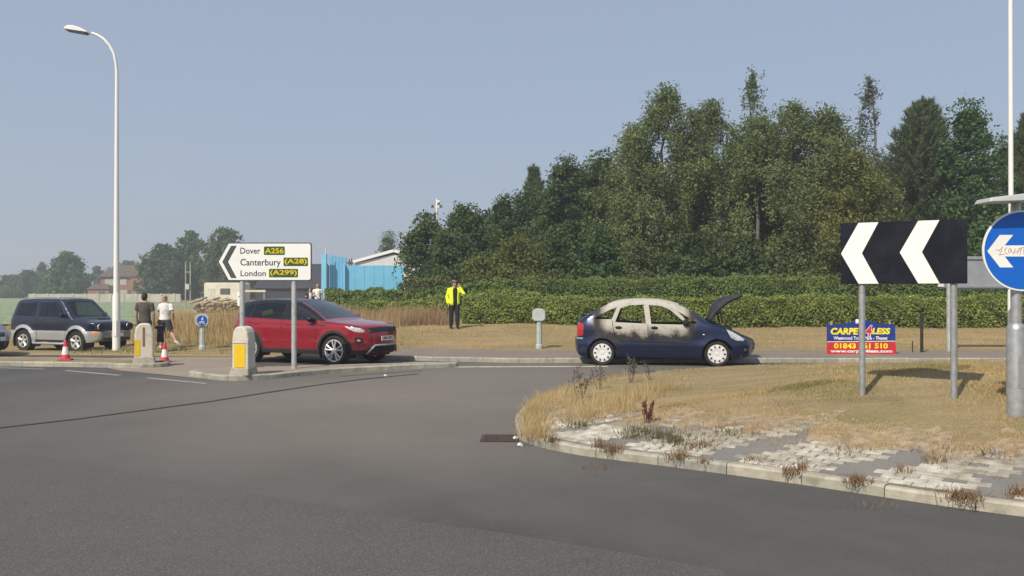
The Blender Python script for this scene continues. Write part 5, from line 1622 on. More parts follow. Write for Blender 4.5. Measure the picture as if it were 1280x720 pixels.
pc.underside(); pc.wheels(.19, 'hubcap', M('hubcap_white', (.68, .68, .66), .45, .1, .05, 9, dirt=(.35, .32, .28), dirt_amt=.4, dirt_scale=9), .0)
cabin(pc, 0, (1.0, 1.85), .22, .74, m_rustash, 2.95, .95)
MB().tube([(2.75 - pc.xc, -.66, 1.02), (2.75 - pc.xc, .66, 1.02)], .03, 6).obj('dash_beam', m_rustash, root)
# bonnet propped open
bl = []
hx0, hz0 = 3.22 - pc.xc, 1.10
nseg = 8
V, Fc = [], []
for i in range(nseg + 1):
    f = i / nseg
    bx_ = hx0 + .83 * f - .05 * sin(pi * f); bz_ = hz0 + .62 * f + .10 * sin(pi * f * .9)
    hw_ = .70 - .16 * f ** 2
    for t in np.linspace(-1, 1, 9):
        V.append((bx_ - .10 * (1 - t * t) * sin(pi * min(1, f * 1.15)), hw_ * t, bz_ + .12 * (1 - t * t) * sin(pi * min(1, f * 1.1))))
for i in range(nseg):
    for k in range(8): Fc.append((i * 9 + k, (i + 1) * 9 + k, (i + 1) * 9 + k + 1, i * 9 + k + 1))
bon = MB().add(V, Fc).obj('bonnet', M('bonnet_charred', (.02, .022, .03), .8, .1, .3, 5, dirt=(.06, .055, .05), dirt_amt=.7, dirt_scale=6), root, smooth=True)
sm = bon.modifiers.new('thick', 'SOLIDIFY'); sm.thickness = .07; sm.offset = -1
for sg in (-1, 1):
    MB().tube([(hx0 + .30, sg * .60, hz0 + .22), (hx0 + .36, sg * .60, hz0 - .06)], .022, 6).obj('bonnet_stay', m_char, bon)
MB().box((3.6 - pc.xc, .05, .80), (.45, .9, .3)).obj('engine', m_char, root, bevel=.04)
for nm, par, x in (('door_handle', 'door', 1.95), ('door_handle', 'rear_door', 1.08)):
    pc.blob(x, .93, .01, (.085, .02, .035), m_char, nm, parent=par)
for pl in ([(1.79, 1.0), (1.79, .36), (2.84, .36), (2.88, .8), (2.80, 1.0)], [(1.785, .36), (1.24, .36), (1.16, .56), (.98, .72), (.92, 1.1)]):
    pc.ribbon(pl, .014, .002, m_seam, 'shut_line')
pc.ribbon([(1.12, .60), (2.0, .585), (2.86, .57)], .03, .012, m_char, 'rub_strip')
pc.ribbon([(.02, .66), (.2, .655)], .035, .006, M('bumper_strip', (.3, .32, .36), .4), 'bumper_strip')
pc.ribbon([(2.9, .80), (3.06, .78)], .02, .004, MT['black'], 'side_strip')
pc.ribbon([(1.1, .40), (2.0, .395), (2.95, .40)], .05, .014, m_burnt, 'sill_strip')
pc.ribbon([(3.86, .52), (4.05, .50), (4.2, .47)], .012, .003, m_seam, 'bumper_joint')
pc.blob(4.12, .38, -.01, (.07, .05, .06), MT['black'], 'fog_recess')
pc.blob(3.12, .77, .004, (.028, .01, .018), m_lamp, 'side_repeater')
pc.blob(2.70, 1.06, .06, (.085, .08, .085), m_char, 'door_mirror')
MB().box((4.28 + .105 - pc.xc, .02, .44), (.012, .46, .1)).obj('number_plate', M('plate_dirty', (.4, .39, .36), .6, 0, .2, 9), root)

# --- dark two-tone off-roader -------------------------------------------------
m_navy = paint('paint_navy', (.008, .013, .034), .3, .28, .08)
m_silver = paint('paint_silver', (.40, .41, .42), .5, .4, .3)
TE = dict(L=4.06, axles=(.76, 3.19), R=.375, Ra=.445, rim=.225, sill=.36, round=([0, .4, 3, 4.06], [.06, .08, .08, .06]), flare=.05,
          sil=[(.1, .42), (.02, .5), (0, .62), (.03, .78), (.05, 1.05), (.12, 1.22), (.28, 1.66), (.40, 1.765), (.8, 1.8), (1.6, 1.81), (2.2, 1.795), (2.38, 1.745), (2.66, 1.48), (2.98, 1.18), (3.1, 1.135), (3.5, 1.10), (3.85, 1.03), (3.95, .96), (3.985, .82), (4.0, .74), (4.06, .67), (4.06, .52), (4.0, .43), (3.9, .38)],
          plan=([0, .1, .3, 3.4, 3.75, 3.95, 4.06], [.70, .80, .84, .84, .82, .76, .66]),
          ins=([.3, .45, .7, .74, 1.0, 1.14, 1.2, 1.82], [.03, .01, 0, .012, .01, .02, .035, .19]))
sx_, sy_ = (97 - 640) / F_PX * 29.2, 29.2
SUV_Z = -.235
root = place_car('dark_off_roader', 'navy and silver three-door off-road car parked on the verge by the field', (sx_, sy_), 1.215, .78, -22, z=SUV_Z)
te = Car(root, TE)
te.side('body', m_navy, [
    ('lower_panel', [(-.1, .30), (-.1, .74), (4.2, .74), (4.2, .30)], m_silver, None),
    ('sill_cladding', [(1.0, .30), (1.0, .43), (2.95, .43), (2.95, .30)], MT['black_soft'], None),
    ('wheel_arch', ring_poly(.76, .375, .42, .555, -5, 185), m_silver, None),
    ('wheel_arch', ring_poly(3.19, .375, .42, .555, -5, 185), m_silver, None),
    ('door', [(1.38, 1.17), (1.38, .74), (2.72, .74), (2.80, 1.17)], m_navy, None),
    ('quarter_window', [(.33, 1.23), (.48, 1.64), (1.26, 1.68), (1.28, 1.21)], G_dark, None),
    ('front_window', [(1.44, 1.21), (1.44, 1.68), (2.18, 1.67), (2.34, 1.58), (2.70, 1.21)], glass_mat('glass_half', (.30, .34, .34), .5), None),
    ('indicator', [(3.84, .72), (3.84, .64), (4.03, .64), (4.0, .72)], M('lamp_orange', (.75, .22, .03), .3, 0, .1, 6, coat=.5), None),
    ('tail_light', [(.0, .78), (.0, 1.1), (.12, 1.1), (.12, .78)], _MATS['lamp_red'], None)])
te.strip(m_navy, [('windscreen', 2.42, 1.71, 2.97, 1.19, -.9, .9, glass_mat('windscreen_suv', (.72, .80, .72), .5)), ('rear_screen', .13, 1.25, .27, 1.63, -.8, .8, G_dark),
                  ('grille', 3.965, .9, 3.995, .76, -.62, .62, MT['black']), ('bumper', 4.0, .74, 3.95, .4, -1, 1, M('bumper_grey', (.20, .20, .21), .5, .2, .1, 8))], (.05, .03), .03)
te.underside(); te.wheels(.245, 'five', m_alloy, .03)
cabin(te, 0, (.85, 1.75), .62, .72, M('seat_grey', (.05, .05, .055), .9), 2.72, 1.16)
for sg in (-1, 1):
    MB().tube([(1.2 - te.xc, sg * .83, .36), (1.3 - te.xc, sg * .9, .31), (2.65 - te.xc, sg * .9, .31), (2.75 - te.xc, sg * .83, .36)], .04, 8).obj('side_step', m_silver, root, smooth=True)
    hl = MB().ell((3.985 - te.xc, sg * .60, .87), (.05, .105, .105), 16, 10).obj('headlight', m_lamp, root, smooth=True)
    MB().lathe([(.105, 0), (.125, -.02), (.125, -.05)], 20, 'y').obj('headlight_rim', MT['black'], root).matrix_local = Matrix.Translation((4.03 - te.xc, sg * .60, .87)) @ Matrix.Rotation(radians(90), 4, 'Z')
    MB().ell((4.045 - te.xc, sg * .42, .57), (.05, .07, .05), 12, 8).obj('spot_light', m_lamp, root, smooth=True)
te.blob(2.62, 1.25, .10, (.05, .10, .08), MT['black'], 'door_mirror')
te.blob(1.55, 1.06, .012, (.08, .014, .022), MT['black'], 'door_handle', parent='door')
for pl in ([(1.38, 1.7), (1.38, .44)], [(2.80, 1.17), (2.72, .74), (2.70, .44)], [(.3, 1.68), (.25, 1.2)]): te.ribbon(pl, .014, .003, m_seam, 'shut_line')
te.ribbon([(.05, .745), (4.0, .745)], .012, .003, m_seam, 'two_tone_line')
for z in (.80, .84, .88): MB().box((4.035 - te.xc - (z - .78) * .2, 0, z), (.02, .95, .012)).obj('grille_bar', _MATS['grille_grey'], root)
MB().box((4.115 - te.xc, 0, .60), (.012, .52, .11)).obj('number_plate', m_plate, root)
for y_ in (.0,): MB().box((4.09 - te.xc, 0, .47), (.03, 1.1, .05)).obj('intake_slot', MT['black'], root)
MB().box((3.4 - te.xc, 0, 1.145), (.35, .5, .035), (0, radians(3), 0)).obj('bonnet_scoop', m_navy, root, bevel=.015)
for sg in (-1, 1): MB().tube([(.5 - te.xc, sg * .58, 1.82), (.55 - te.xc, sg * .58, 1.845), (2.05 - te.xc, sg * .58, 1.855), (2.15 - te.xc, sg * .58, 1.82)], .016, 6).obj('roof_rail', m_silver, root, smooth=True)

# --- grey car cut by the left border ------------------------------------------
GC = dict(PI_); GC['sill'] = .22
root = place_car('grey_car', 'grey blue car of which only the nose shows at the left border', ((12.6 - 640) / F_PX * 23.6 - 1.82, 23.75), 1.38, .78, -14)
gc = Car(root, GC)
m_gc = paint('paint_greyblue', (.17, .20, .24), .6, .35, .2)
gc.side('body', m_gc, [('door', door_f, m_gc, None), ('rear_door', door_r, m_gc, None)] + [(n_, p_, G_dark, None) for n_, p_ in win_r] +
        [('tail_light', lamp_tail, _MATS['tail_red'], None), ('headlight', lamp_head, m_lamp, None),
         ('bumper_trim', [(3.85, .42), (4.4, .42), (4.4, .1), (3.85, .1)], MT['black_soft'], None)])
gc.strip(m_gc, [('windscreen', 2.52, 1.49, 3.2, 1.105, -.88, .88, G_mid), ('rear_screen', .2, 1.17, .8, 1.49, -.84, .84, G_dark),
                ('front_grille', 4.15, .67, 4.27, .55, -.8, .8, MT['black']), ('lower_intake', 4.28, .44, 4.2, .26, -.9, .9, MT['black_soft'])], (.12, .06), .03)
gc.underside(); gc.wheels(.19, 'five', m_alloy, 0)
cabin(gc, 0, (1.0, 1.85), .5, .74, MT['black_soft'], 2.95, 1.02)
gc.blob(2.70, 1.06, .08, (.085, .09, .075), m_gc, 'door_mirror')
for pl in ([(1.79, 1.0), (1.79, .36), (2.84, .36), (2.88, .8), (2.80, 1.0)], [(3.3, 1.03), (3.7, .88), (4.0, .74)]): gc.ribbon(pl, .012, .002, m_seam, 'shut_line')
MB().box((4.28 + .11 - gc.xc, 0, .5), (.012, .5, .11)).obj('number_plate', m_plate, root)
# ------------------------------------------------------------------ people
def remesh(mb, name, mat, parent, voxel=.011, it=3):
    me = bpy.data.meshes.new(name); me.from_pydata(mb.v, [], mb.f)
    o = bpy.data.objects.new(name, me); COL.objects.link(o)
    m = o.modifiers.new('r', 'REMESH'); m.mode = 'VOXEL'; m.voxel_size = voxel; m.use_smooth_shade = True
    s = o.modifiers.new('s', 'SMOOTH'); s.iterations = it; s.factor = .5
    dg = bpy.context.evaluated_depsgraph_get(); dg.update()
    me2 = bpy.data.meshes.new_from_object(o.evaluated_get(dg))
    o.modifiers.clear(); o.data = me2; bpy.data.meshes.remove(me)
    me2.materials.clear(); me2.materials.append(mat)
    me2.polygons.foreach_set('use_smooth', [True] * len(me2.polygons))
    o.parent = parent
    return o

TORSO = [(0.00, .135, .105), (.14, .168, .122), (.40, .146, .106), (.66, .172, .116), (.86, .182, .104), (.97, .125, .085)]
def torso_pts(J):
    a, b = Vector(J['crotch']), Vector(J['neck'])
    return [(a + (b - a) * f, rx, ry) for f, rx, ry in TORSO]
def hand(mb, w, d, side_v, k=1.0):
    """palm and five fingers from wrist w along direction d, thumb towards side_v"""
    d = Vector(d).normalized(); sv = Vector(side_v); sv = (sv - d * sv.dot(d)).normalized(); n = d.cross(sv)
    w = Vector(w)
    mb.tube([w - d * .01, w + d * .04 * k, w + d * .09 * k], [(.022 * k, .028 * k), (.018 * k, .042 * k), (.014 * k, .04 * k)], 10, up=n)
    for i, (off, L) in enumerate(((-.032, .06), (-.011, .075), (.011, .08), (.032, .072))):
        b = w + d * .085 * k + sv * off * k
        mb.tube([b, b + d * L * .5 * k + n * .006, b + d * L * .9 * k + n * .028 * k], [.0095 * k, .009 * k, .0075 * k], 7)
    t = w + d * .03 * k + sv * .03 * k
    mb.tube([t, t + (d * .6 + sv * .8).normalized() * .035 * k, t + (d * .9 + sv * .45).normalized() * .07 * k], [.013 * k, .011 * k, .009 * k], 7)

SKIN = M('skin', (.42, .25, .17), .6, 0, .06, 12)
def person(label, loc, J, face, clothes, hair, scale=1.0, headk=1.0, voxel=.011):
    """J: joints in metres for a 1.76 m figure, x to the viewer's right, face = (fx, fy) the way the figure looks"""
    t = thing('person', label, 'person', loc)
    t.scale = (scale,) * 3
    f = Vector((face[0], face[1], 0)).normalized(); sd = Vector((-f.y, f.x, 0))
    mb = MB()
    T = torso_pts(J)
    mb.tube([p for p, _, _ in T] + [Vector(J['neck']) + Vector((0, 0, .06))], [(rx - .012, ry - .012) for _, rx, ry in T] + [(.055, .055)], 16, up=sd)
    hd = Vector(J['head'])
    mb.tube([Vector(J['neck']) - Vector((0, 0, .03)), hd - Vector((0, 0, .06))], [.056, .05], 10)
    mb.ell(hd, (.078 * headk, .078 * headk, .118 * headk), 16, 12)
    mb.ell(hd + f * .022 * headk, (.072 * headk, .072 * headk, .112 * headk), 16, 12)
    mb.ell(hd + f * .03 * headk - Vector((0, 0, .07 * headk)), (.052 * headk,) * 3, 12, 8)
    mb.ell(hd + f * .10 * headk - Vector((0, 0, .018)), (.014, .014, .022), 8, 6)
    for s in (-1, 1): mb.ell(hd + sd * s * .08 * headk - Vector((0, 0, .01)), (.014, .014, .03), 8, 6)
    for s, nm in ((-1, 'l'), (1, 'r')):
        sh, el, wr = (Vector(J[q + nm]) for q in ('sh', 'el', 'wr'))
        mb.tube([Vector(J['neck']) * .35 + sh * .65 - Vector((0, 0, .02)), sh, (sh + el) / 2, el, (el * .6 + wr * .4), wr], [.055, .057, .05, .041, .041, .028], 12)
        dv = wr - el
        hand(mb, wr, J.get('hd' + nm, dv), J.get('th' + nm, f))
        hp, kn, an = (Vector(J[q + nm]) for q in ('hp', 'kn', 'an'))
        mb.tube([hp + Vector((0, 0, .05)), hp, (hp + kn) / 2, kn, kn * .65 + an * .35, an], [.08, .092, .076, .056, .056, .038], 12)
        tf = Vector(J.get('ft' + nm, f))
        mb.tube([an - tf * .045 - Vector((0, 0, .035)), an + tf * .05 - Vector((0, 0, .045)), an + tf * .15 - Vector((0, 0, .06))], [.036, .037, .028], 10)
    body = remesh(mb, 'body', SKIN, t, voxel)
    for s in (-1, 1):
        MB().ell(hd + f * .088 * headk + sd * s * .03 * headk + Vector((0, 0, .012)), (.011, .011, .008), 8, 6).obj('eye', MT['black'], body, smooth=True)
    MB().ell(hd + f * .09 * headk - Vector((0, 0, .062 * headk)), (.02, .012, .006), 8, 5).obj('mouth', M('lips', (.30, .12, .09), .5), body, smooth=True)
    # clothing
    for kind, mat, *opt in clothes:
        c = MB()
        if kind in ('tshirt', 'top'):
            q = T[:]; q = [(p, rx + .016, ry + .018) for p, rx, ry in q]
            if opt and opt[0] == 'short': q = q[1:]
            c.tube([p for p, _, _ in q], [(a, b) for _, a, b in q], 18, up=sd)
            for nm in 'lr':
                sh, el, wr = (Vector(J[k + nm]) for k in ('sh', 'el', 'wr'))
                c.tube([Vector(J['neck']) * .3 + sh * .7 - Vector((0, 0, .03)), sh, sh * .35 + el * .65], [.072, .076, .072] if kind == 'tshirt' else [.058, .061, .056], 12)
                if kind == 'top': c.tube([sh * .35 + el * .65, el, wr], [.054, .048, .040], 12)
        elif kind == 'trousers':
            q = T[:3]; c.tube([p for p, _, _ in q], [(a + .012, b + .014) for _, a, b in q], 16, up=sd)
            for nm in 'lr':
                hp, kn, an = (Vector(J[k + nm]) for k in ('hp', 'kn', 'an'))
                c.tube([hp + Vector((0, 0, .05)), hp, kn, an + (kn - an) * .06], [.10, .107, .082, .074], 12)
        elif kind == 'shorts':
            q = T[:3]; c.tube([p for p, _, _ in q], [(a + .012, b + .014) for _, a, b in q], 16, up=sd)
            for nm in 'lr':
                hp, kn = Vector(J['hp' + nm]), Vector(J['kn' + nm])
                c.tube([hp + Vector((0, 0, .05)), hp, hp * .25 + kn * .75], [.105, .112, .10], 12)
        elif kind == 'shoes':
            for nm in 'lr':
                an = Vector(J['an' + nm]); tf = Vector(J.get('ft' + nm, f)); dn = Vector((0, 0, 1))
                m_ = MB()
                m_.tube([an - tf * .06 - dn * .03, an + tf * .03 - dn * .025, an + tf * .10 - dn * .045, an + tf * .185 - dn * .058], [.045, .052, .046, .03], 12)
                remesh(m_, 'shoe', mat, t, voxel)
            continue
        elif kind == 'jacket':
            ring = []
            Q = [(p, rx + .020, ry + .026) for p, rx, ry in T]
            V, Fc = [], []; na = 22
            for p, rx, ry in Q:
                for k in range(na + 1):
                    a = radians(90 + 25 + 310 * k / na)      # gap in front
                    V.append(p + sd * (rx * cos(a)) + f * (ry * sin(a)))
            for i in range(len(Q) - 1):
                for k in range(na): Fc.append((i * (na + 1) + k, i * (na + 1) + k + 1, (i + 1) * (na + 1) + k + 1, (i + 1) * (na + 1) + k))
            V = [Vector(v) for v in V]
            jk = MB().add(V, Fc).obj('jacket', mat, t, smooth=True)
            so = jk.modifiers.new('s', 'SOLIDIFY'); so.thickness = .02
            for nm in 'lr':
                sh, el, wr = (Vector(J[k + nm]) for k in ('sh', 'el', 'wr'))
                m_ = MB().tube([Vector(J['neck']) * .3 + sh * .7 - Vector((0, 0, .02)), sh, (sh + el) / 2, el, wr], [.070, .079, .072, .065, .052], 14)
                remesh(m_, 'sleeve', mat, jk, voxel)
            # reflective bands
            for fz in (.30, .42):
                i0 = 1; V2, F2 = [], []
                for dz in (-.025, .025):
                    for k in range(na + 1):
                        a = radians(90 + 25 + 310 * k / na)
                        rx, ry = .190, .152
                        p = Vector(J['crotch']) + (Vector(J['neck']) - Vector(J['crotch'])) * (fz + dz)
                        V2.append(p + sd * rx * cos(a) + f * ry * sin(a))
                for k in range(na): F2.append((k, k + 1, na + 2 + k, na + 1 + k))
                b_ = MB().add(V2, F2).obj('reflective_band', opt[0], jk, smooth=True)
                so = b_.modifiers.new('s', 'SOLIDIFY'); so.thickness = .012; so.offset = 1
            continue
        remesh(c, {'tshirt': 't_shirt', 'top': 'shirt'}.get(kind, kind), mat, t, voxel)
    if hair:
        hk, hm = hair
        c = MB()
        c.ell(hd - f * .012 + Vector((0, 0, .022)), (.088 * headk, .09 * headk, .108 * headk), 16, 12)
        c.ell(hd - f * .05 * headk - Vector((0, 0, .02)), (.07 * headk, .07 * headk, .085 * headk), 14, 10)
        if hk == 'bun': c.ell(hd - f * .10 + Vector((0, 0, .06)), (.04, .04, .04), 10, 8)
        if hk == 'tail': c.tube([hd - f * .09 + Vector((0, 0, .03)), hd - f * .15 - Vector((0, 0, .04)), hd - f * .14 - Vector((0, 0, .2))], [.03, .035, .012], 8)
        h_ = remesh(c, 'hair', hm, t, voxel, 2)
    return t, body

def stand(**kw):
    J = dict(crotch=(0, 0, .84), neck=(0, 0, 1.50), head=(0, 0, 1.635), shl=(-.185, 0, 1.42), shr=(.185, 0, 1.42), ell=(-.25, .02, 1.14), elr=(.25, .02, 1.14), wrl=(-.26, -.03, .88), wrr=(.26, -.03, .88),
             hpl=(-.09, 0, .90), hpr=(.09, 0, .90), knl=(-.10, -.01, .49), knr=(.10, -.01, .49), anl=(-.105, .02, .085), anr=(.105, .02, .085))
    J.update(kw); return J
C_ = lambda n, c, **k: M('cloth_' + n, c, .9, 0, .15, 14, bump=.2, bscale=50, **k)
hv = M('hi_vis_cloth', (.72, .86, .02), .75, 0, .06, 9)
band = M('reflective_tape', (.62, .64, .62), .35, .2, .05, 9)

# police officer
px_, Y_ = 568, 33.0
x_ = (px_ - 640) / F_PX * Y_
J = stand(shl=(-.185, .01, 1.42), shr=(.18, -.02, 1.42), ell=(-.27, .05, 1.15), wrl=(-.22, -.07, .90), elr=(.36, -.16, 1.25), wrr=(.20, -.13, 1.50), hdr=(-.35, .15, .8), thr=(-.6, -.2, .3),
          head=(.02, -.02, 1.635), anl=(-.13, .02, .085), anr=(.12, -.04, .085), knl=(-.115, -.01, .49), knr=(.11, -.04, .49))
zp = gz(x_, Y_)
pol, pbody = person('police officer in a yellow hi-vis jacket, one hand raised to the ear', (x_, Y_, zp), J, (.35, -1), [
    ('top', C_('black', (.012, .012, .016))), ('trousers', C_('navy_dark', (.012, .014, .024))), ('shoes', MT['black']), ('jacket', hv, band)], ('short', M('hair_dark', (.03, .02, .015), .8)), scale=1.03)
cp = MB().lathe([(.088, 0), (.096, .02), (.096, .05), (.135, .085), (.13, .10), (0, .115)], 20, 'z').obj('cap', MT['black'], pol, smooth=40)
cp.location = (.02, -.02, 1.70)
MB().lathe([(.0965, .0), (.099, .0), (.099, .028), (.0965, .028)], 20, 'z', (0, 0, .02)).obj('cap_band', M('cap_band', (.5, .5, .5), .6), cp)
MB().ell((.03, -.09, .0), (.075, .06, .012), 12, 6).obj('peak', MT['black'], cp, smooth=True)
ph = MB().box((0, 0, 0), (.03, .07, .14)).obj('mobile_phone', MT['black'], bevel=.008)
ph.location = (x_ + .118 * 1.03, Y_ - .075, zp + 1.62 * 1.03); ph.rotation_euler = (.2, .1, .3)
tag(ph, 'small dark phone held to the ear by the police officer', 'phone')

def place(px, Y): 
    x = (px - 640) / F_PX * Y
    return (x, Y, gz(x, Y))
AW = (0.15, 1)
# man seen from behind
person('man in a grey brown T-shirt seen from behind beyond the left bollard', place(181, 25.3), stand(ell=(-.245, .0, 1.14), elr=(.25, .0, 1.14), wrl=(-.25, .06, .88), wrr=(.235, .08, .89)), AW, [
    ('tshirt', C_('taupe', (.075, .066, .058))), ('shorts', C_('shorts_dark', (.025, .025, .032))), ('shoes', C_('shoe_dark', (.04, .04, .045)))], ('short', M('hair_brown', (.035, .02, .012), .8)), scale=1.0)
# woman striding
person('blond woman in a white T-shirt and dark shorts striding to the right', place(206, 26.6), stand(neck=(.03, .03, 1.50), head=(-.02, .05, 1.63), shl=(-.14, .03, 1.41), shr=(.19, .03, 1.41), ell=(-.25, .12, 1.22), wrl=(-.20, .20, 1.42), elr=(.27, -.02, 1.16), wrr=(.25, .10, .93),
       hpl=(-.08, 0, .9), hpr=(.09, 0, .9), knl=(-.10, .06, .49), anl=(-.14, .02, .085), knr=(.20, .05, .53), anr=(.40, -.10, .26), ftr=(.7, .2, -.45), hdl=(.1, .1, 1)), (-.35, 1), [
    ('tshirt', C_('white', (.68, .68, .66)), 'short'), ('shorts', C_('grey_dark', (.05, .055, .065))), ('shoes', C_('shoe_white', (.62, .62, .6)))], ('bun', M('hair_blond', (.36, .24, .13), .8)), scale=.93)
# toddler
person('small child in a dark purple T-shirt walking behind the traffic cone', place(200.5, 25.7), stand(neck=(0, .02, 1.46), head=(-.06, .05, 1.64), ell=(-.32, .05, 1.3), wrl=(-.40, .1, 1.48), elr=(.26, .03, 1.16), wrr=(.24, .12, .95),
       hpl=(-.09, 0, .82), hpr=(.09, 0, .82), knl=(-.12, .02, .47), anl=(-.22, -.14, .26), ftl=(-.1, .3, -.7), knr=(.10, .05, .46), anr=(.1, .03, .085)), (-.25, 1), [
    ('tshirt', C_('purple', (.030, .022, .055))), ('shorts', C_('purple_short', (.028, .02, .04))), ('shoes', C_('shoe_white', (.62, .62, .6)))], ('short', M('hair_light_brown', (.16, .085, .045), .8)), scale=.52, headk=1.5, voxel=.016)
# two figures far behind the red car
x, y, z = place(397, 46)
person('woman in a white top far behind the red car roof', (x, y, .55), stand(ell=(-.24, -.05, 1.2), wrl=(-.1, -.18, 1.15)), (-.6, -1), [
    ('tshirt', C_('white', (.68, .68, .66)), 'short'), ('trousers', C_('grey_dark', (.05, .055, .065))), ('shoes', MT['black'])], ('tail', M('hair_fair', (.28, .19, .11), .8)), scale=.95, voxel=.018)
x, y, z = place(387.5, 46.6)
person('dark haired figure in a dark cardigan over white beside the woman in white', (x, y, .42), stand(elr=(.26, -.04, 1.2), wrr=(.12, -.2, 1.12)), (.3, -1), [
    ('tshirt', C_('white', (.68, .68, .66)), 'short'), ('jacket', C_('black_cardigan', (.015, .014, .018)), C_('black_cardigan', (.015, .014, .018))), ('trousers', C_('denim', (.09, .14, .25))), ('shoes', MT['black'])],
       ('short', M('hair_dark', (.03, .02, .015), .8)), scale=.9, voxel=.018)
# ------------------------------------------------------------------ signs, posts, bollards
def island_z(x, y):
    dd = np.hypot(Kp[:, 0] - x, Kp[:, 1] - y); return float(mound_h(dd.min(), BACK[dd.argmin()]))
# chevron board on the island
pA = Vector(((1077 - 640) / F_PX * 11.1, 11.1)); pB = Vector(((1192 - 640) / F_PX * 10.6, 10.6))
ang = atan2(pB.y - pA.y, pB.x - pA.x); mid = (pA + pB) / 2
zc = island_z(mid.x, mid.y)
cs = thing('chevron_board', 'black and white double chevron board pointing left on the roundabout island', 'road sign', (mid.x, mid.y, zc), ang)
gap = (pB - pA).length
Ym = mid.y; sc_ = Ym / F_PX
# board edges measured in the photograph
zb_, zt_ = CAM_H + (HORIZON - 354.8) * sc_ - zc, CAM_H + (HORIZON - 276.2) * sc_ - zc
kf = cos(ang) - mid.x / mid.y * sin(ang)
xl = -(1134.5 - 1049.5) * sc_ / kf; xr = (1208.5 - 1134.5) * sc_ / kf
MB().prism_xz(rounded(xl, zb_, xr, zt_, .012, 2), -.02, -.006).obj('board', MT['sign_black'], cs)
Hh = (zt_ - zb_); zm = (zt_ + zb_) / 2
def bxx(px): return xl + (px - 1049.5) / (1208.5 - 1049.5) * (xr - xl)
for a in (1050.3, 1126.3):
    pts = [(bxx(a), zm), (bxx(a + 23), zt_ - .004), (bxx(a + 49), zt_ - .004), (bxx(a + 27.5), zm), (bxx(a + 49), zb_ + .004), (bxx(a + 23), zb_ + .004)]
    MB().prism_xz(pts, -.0225, -.0205).obj('chevron', MT['sign_white'], cs)
for s in (-1, 1):
    xx = s * gap / 2
    p_ = Vector((mid.x + cos(ang) * xx, mid.y + sin(ang) * xx)); zz = island_z(*p_) - zc
    po = MB().tube([(xx, .036, zz - .1), (xx, .036, zt_ - .05)], .040, 16).obj('post', MT['galv'], cs, smooth=40)
    for zq in (zb_ + .15, zt_ - .15): MB().box((xx, .05, zq), (.14, .085, .03)).obj('clamp', MT['galv'], po)
for zq in (zb_ + .15, zt_ - .15): MB().box(((xl + xr) / 2, .002, zq), (xr - xl - .1, .014, .045)).obj('channel', MT['galv'], cs)

# round blue arrow sign on its lit post
Yr_ = 9.6
xr_ = (1270 - 640) / F_PX * Yr_; zr_ = island_z(xr_, Yr_)
def rz_(py): return CAM_H + (HORIZON - py) / F_PX * Yr_ - zr_
k_ = Yr_ / F_PX
pt = thing('sign_post', 'grey wide-based post at the right border carrying the round blue sign', 'post', (xr_, Yr_, zr_))
zk = rz_(404)
MB().lathe([(.097, -.1), (.097, zk - .07), (.088, zk - .03), (.055, zk), (.052, rz_(258)), (.045, rz_(250))], 24, 'z').obj('pole', MT['galv'], pt, smooth=40)
MB().box((0, -.0935, .5), (.06, .012, .34)).obj('access_door', MT['galv'], pt)
MB().box((-.02 * 0, 0, rz_(251)), (.12, .12, .05)).obj('head_bracket', MT['galv'], pt)
hl_ = MB()
x0, x1 = (1219 - 1270) * k_, (1277 - 1270) * k_
hl_.add([(x0, -.30, rz_(255.5)), (x1, -.30, rz_(253.5)), (x1, .03, rz_(253.5)), (x0, .03, rz_(255.5)), (x0 + .03, -.28, rz_(250)), (x1, -.28, rz_(243.5)), (x1, .03, rz_(243.5)), (x0 + .03, .03, rz_(250))],
        [(3, 2, 1, 0), (4, 5, 6, 7), (0, 1, 5, 4), (1, 2, 6, 5), (2, 3, 7, 6), (3, 0, 4, 7)])
hl_.obj('sign_light', M('light_hood', (.42, .44, .43), .5, .2, .06, 6), pt, bevel=.01)
D = 100 * k_; cxp, czp = (1273.5 - 1270) * k_ , rz_(313.8)
rs = thing('round_sign', 'round blue sign with a white arrow pointing left and red scrawl', 'road sign', (xr_, Yr_ - .075, zr_))
circ = lambda r, n=56: [(cxp + r * cos(2 * pi * q / n), czp + r * sin(2 * pi * q / n)) for q in range(n)]
m_sblue = M('sign_blue', (.005, .115, .52), .38, 0, .04, 3)
MB().prism_xz(circ(D / 2), -.006, .012).obj('white_rim', MT['sign_white'], rs)
MB().prism_xz(circ(D / 2 - .018), -.0085, -.0065).obj('blue_face', m_sblue, rs)
ax = lambda px: (px - 1270) * k_
sh_ = [(ax(1229), rz_(314.5)), (ax(1244.5), rz_(294.3)), (ax(1261), rz_(294.3)), (ax(1250.5), rz_(307.3)), (ax(1318), rz_(307.3)), (ax(1318), rz_(321)), (ax(1250.5), rz_(321)), (ax(1261), rz_(334.5)), (ax(1244.5), rz_(334.5))]
MB().prism_xz(sh_, -.0108, -.0088).obj('arrow', MT['sign_white'], rs)
m_scrawl = M('red_scrawl', (.33, .06, .05), .6)
scr = [[(1240, 312), (1243, 314), (1248, 309), (1246, 315), (1243.5, 319), (1250, 318.3)], [(1253, 310), (1250.5, 313), (1251.5, 317.5), (1254, 317.5)], [(1254.8, 314), (1257, 310.5), (1258.5, 314), (1256, 316.8), (1255, 314)],
       [(1257.5, 311), (1261.5, 318.5), (1263.5, 311), (1262, 316), (1265.5, 315)], [(1266, 318.5), (1267, 311), (1270, 312), (1267, 315.2)], [(1269, 319.5), (1271.5, 310)], [(1268.5, 311), (1274, 309.5)],
       [(1273.5, 311), (1273.8, 317.5), (1277, 317.5), (1277.6, 310.5)], [(1280, 309.8), (1284, 310.5), (1280, 318), (1285, 318)]]
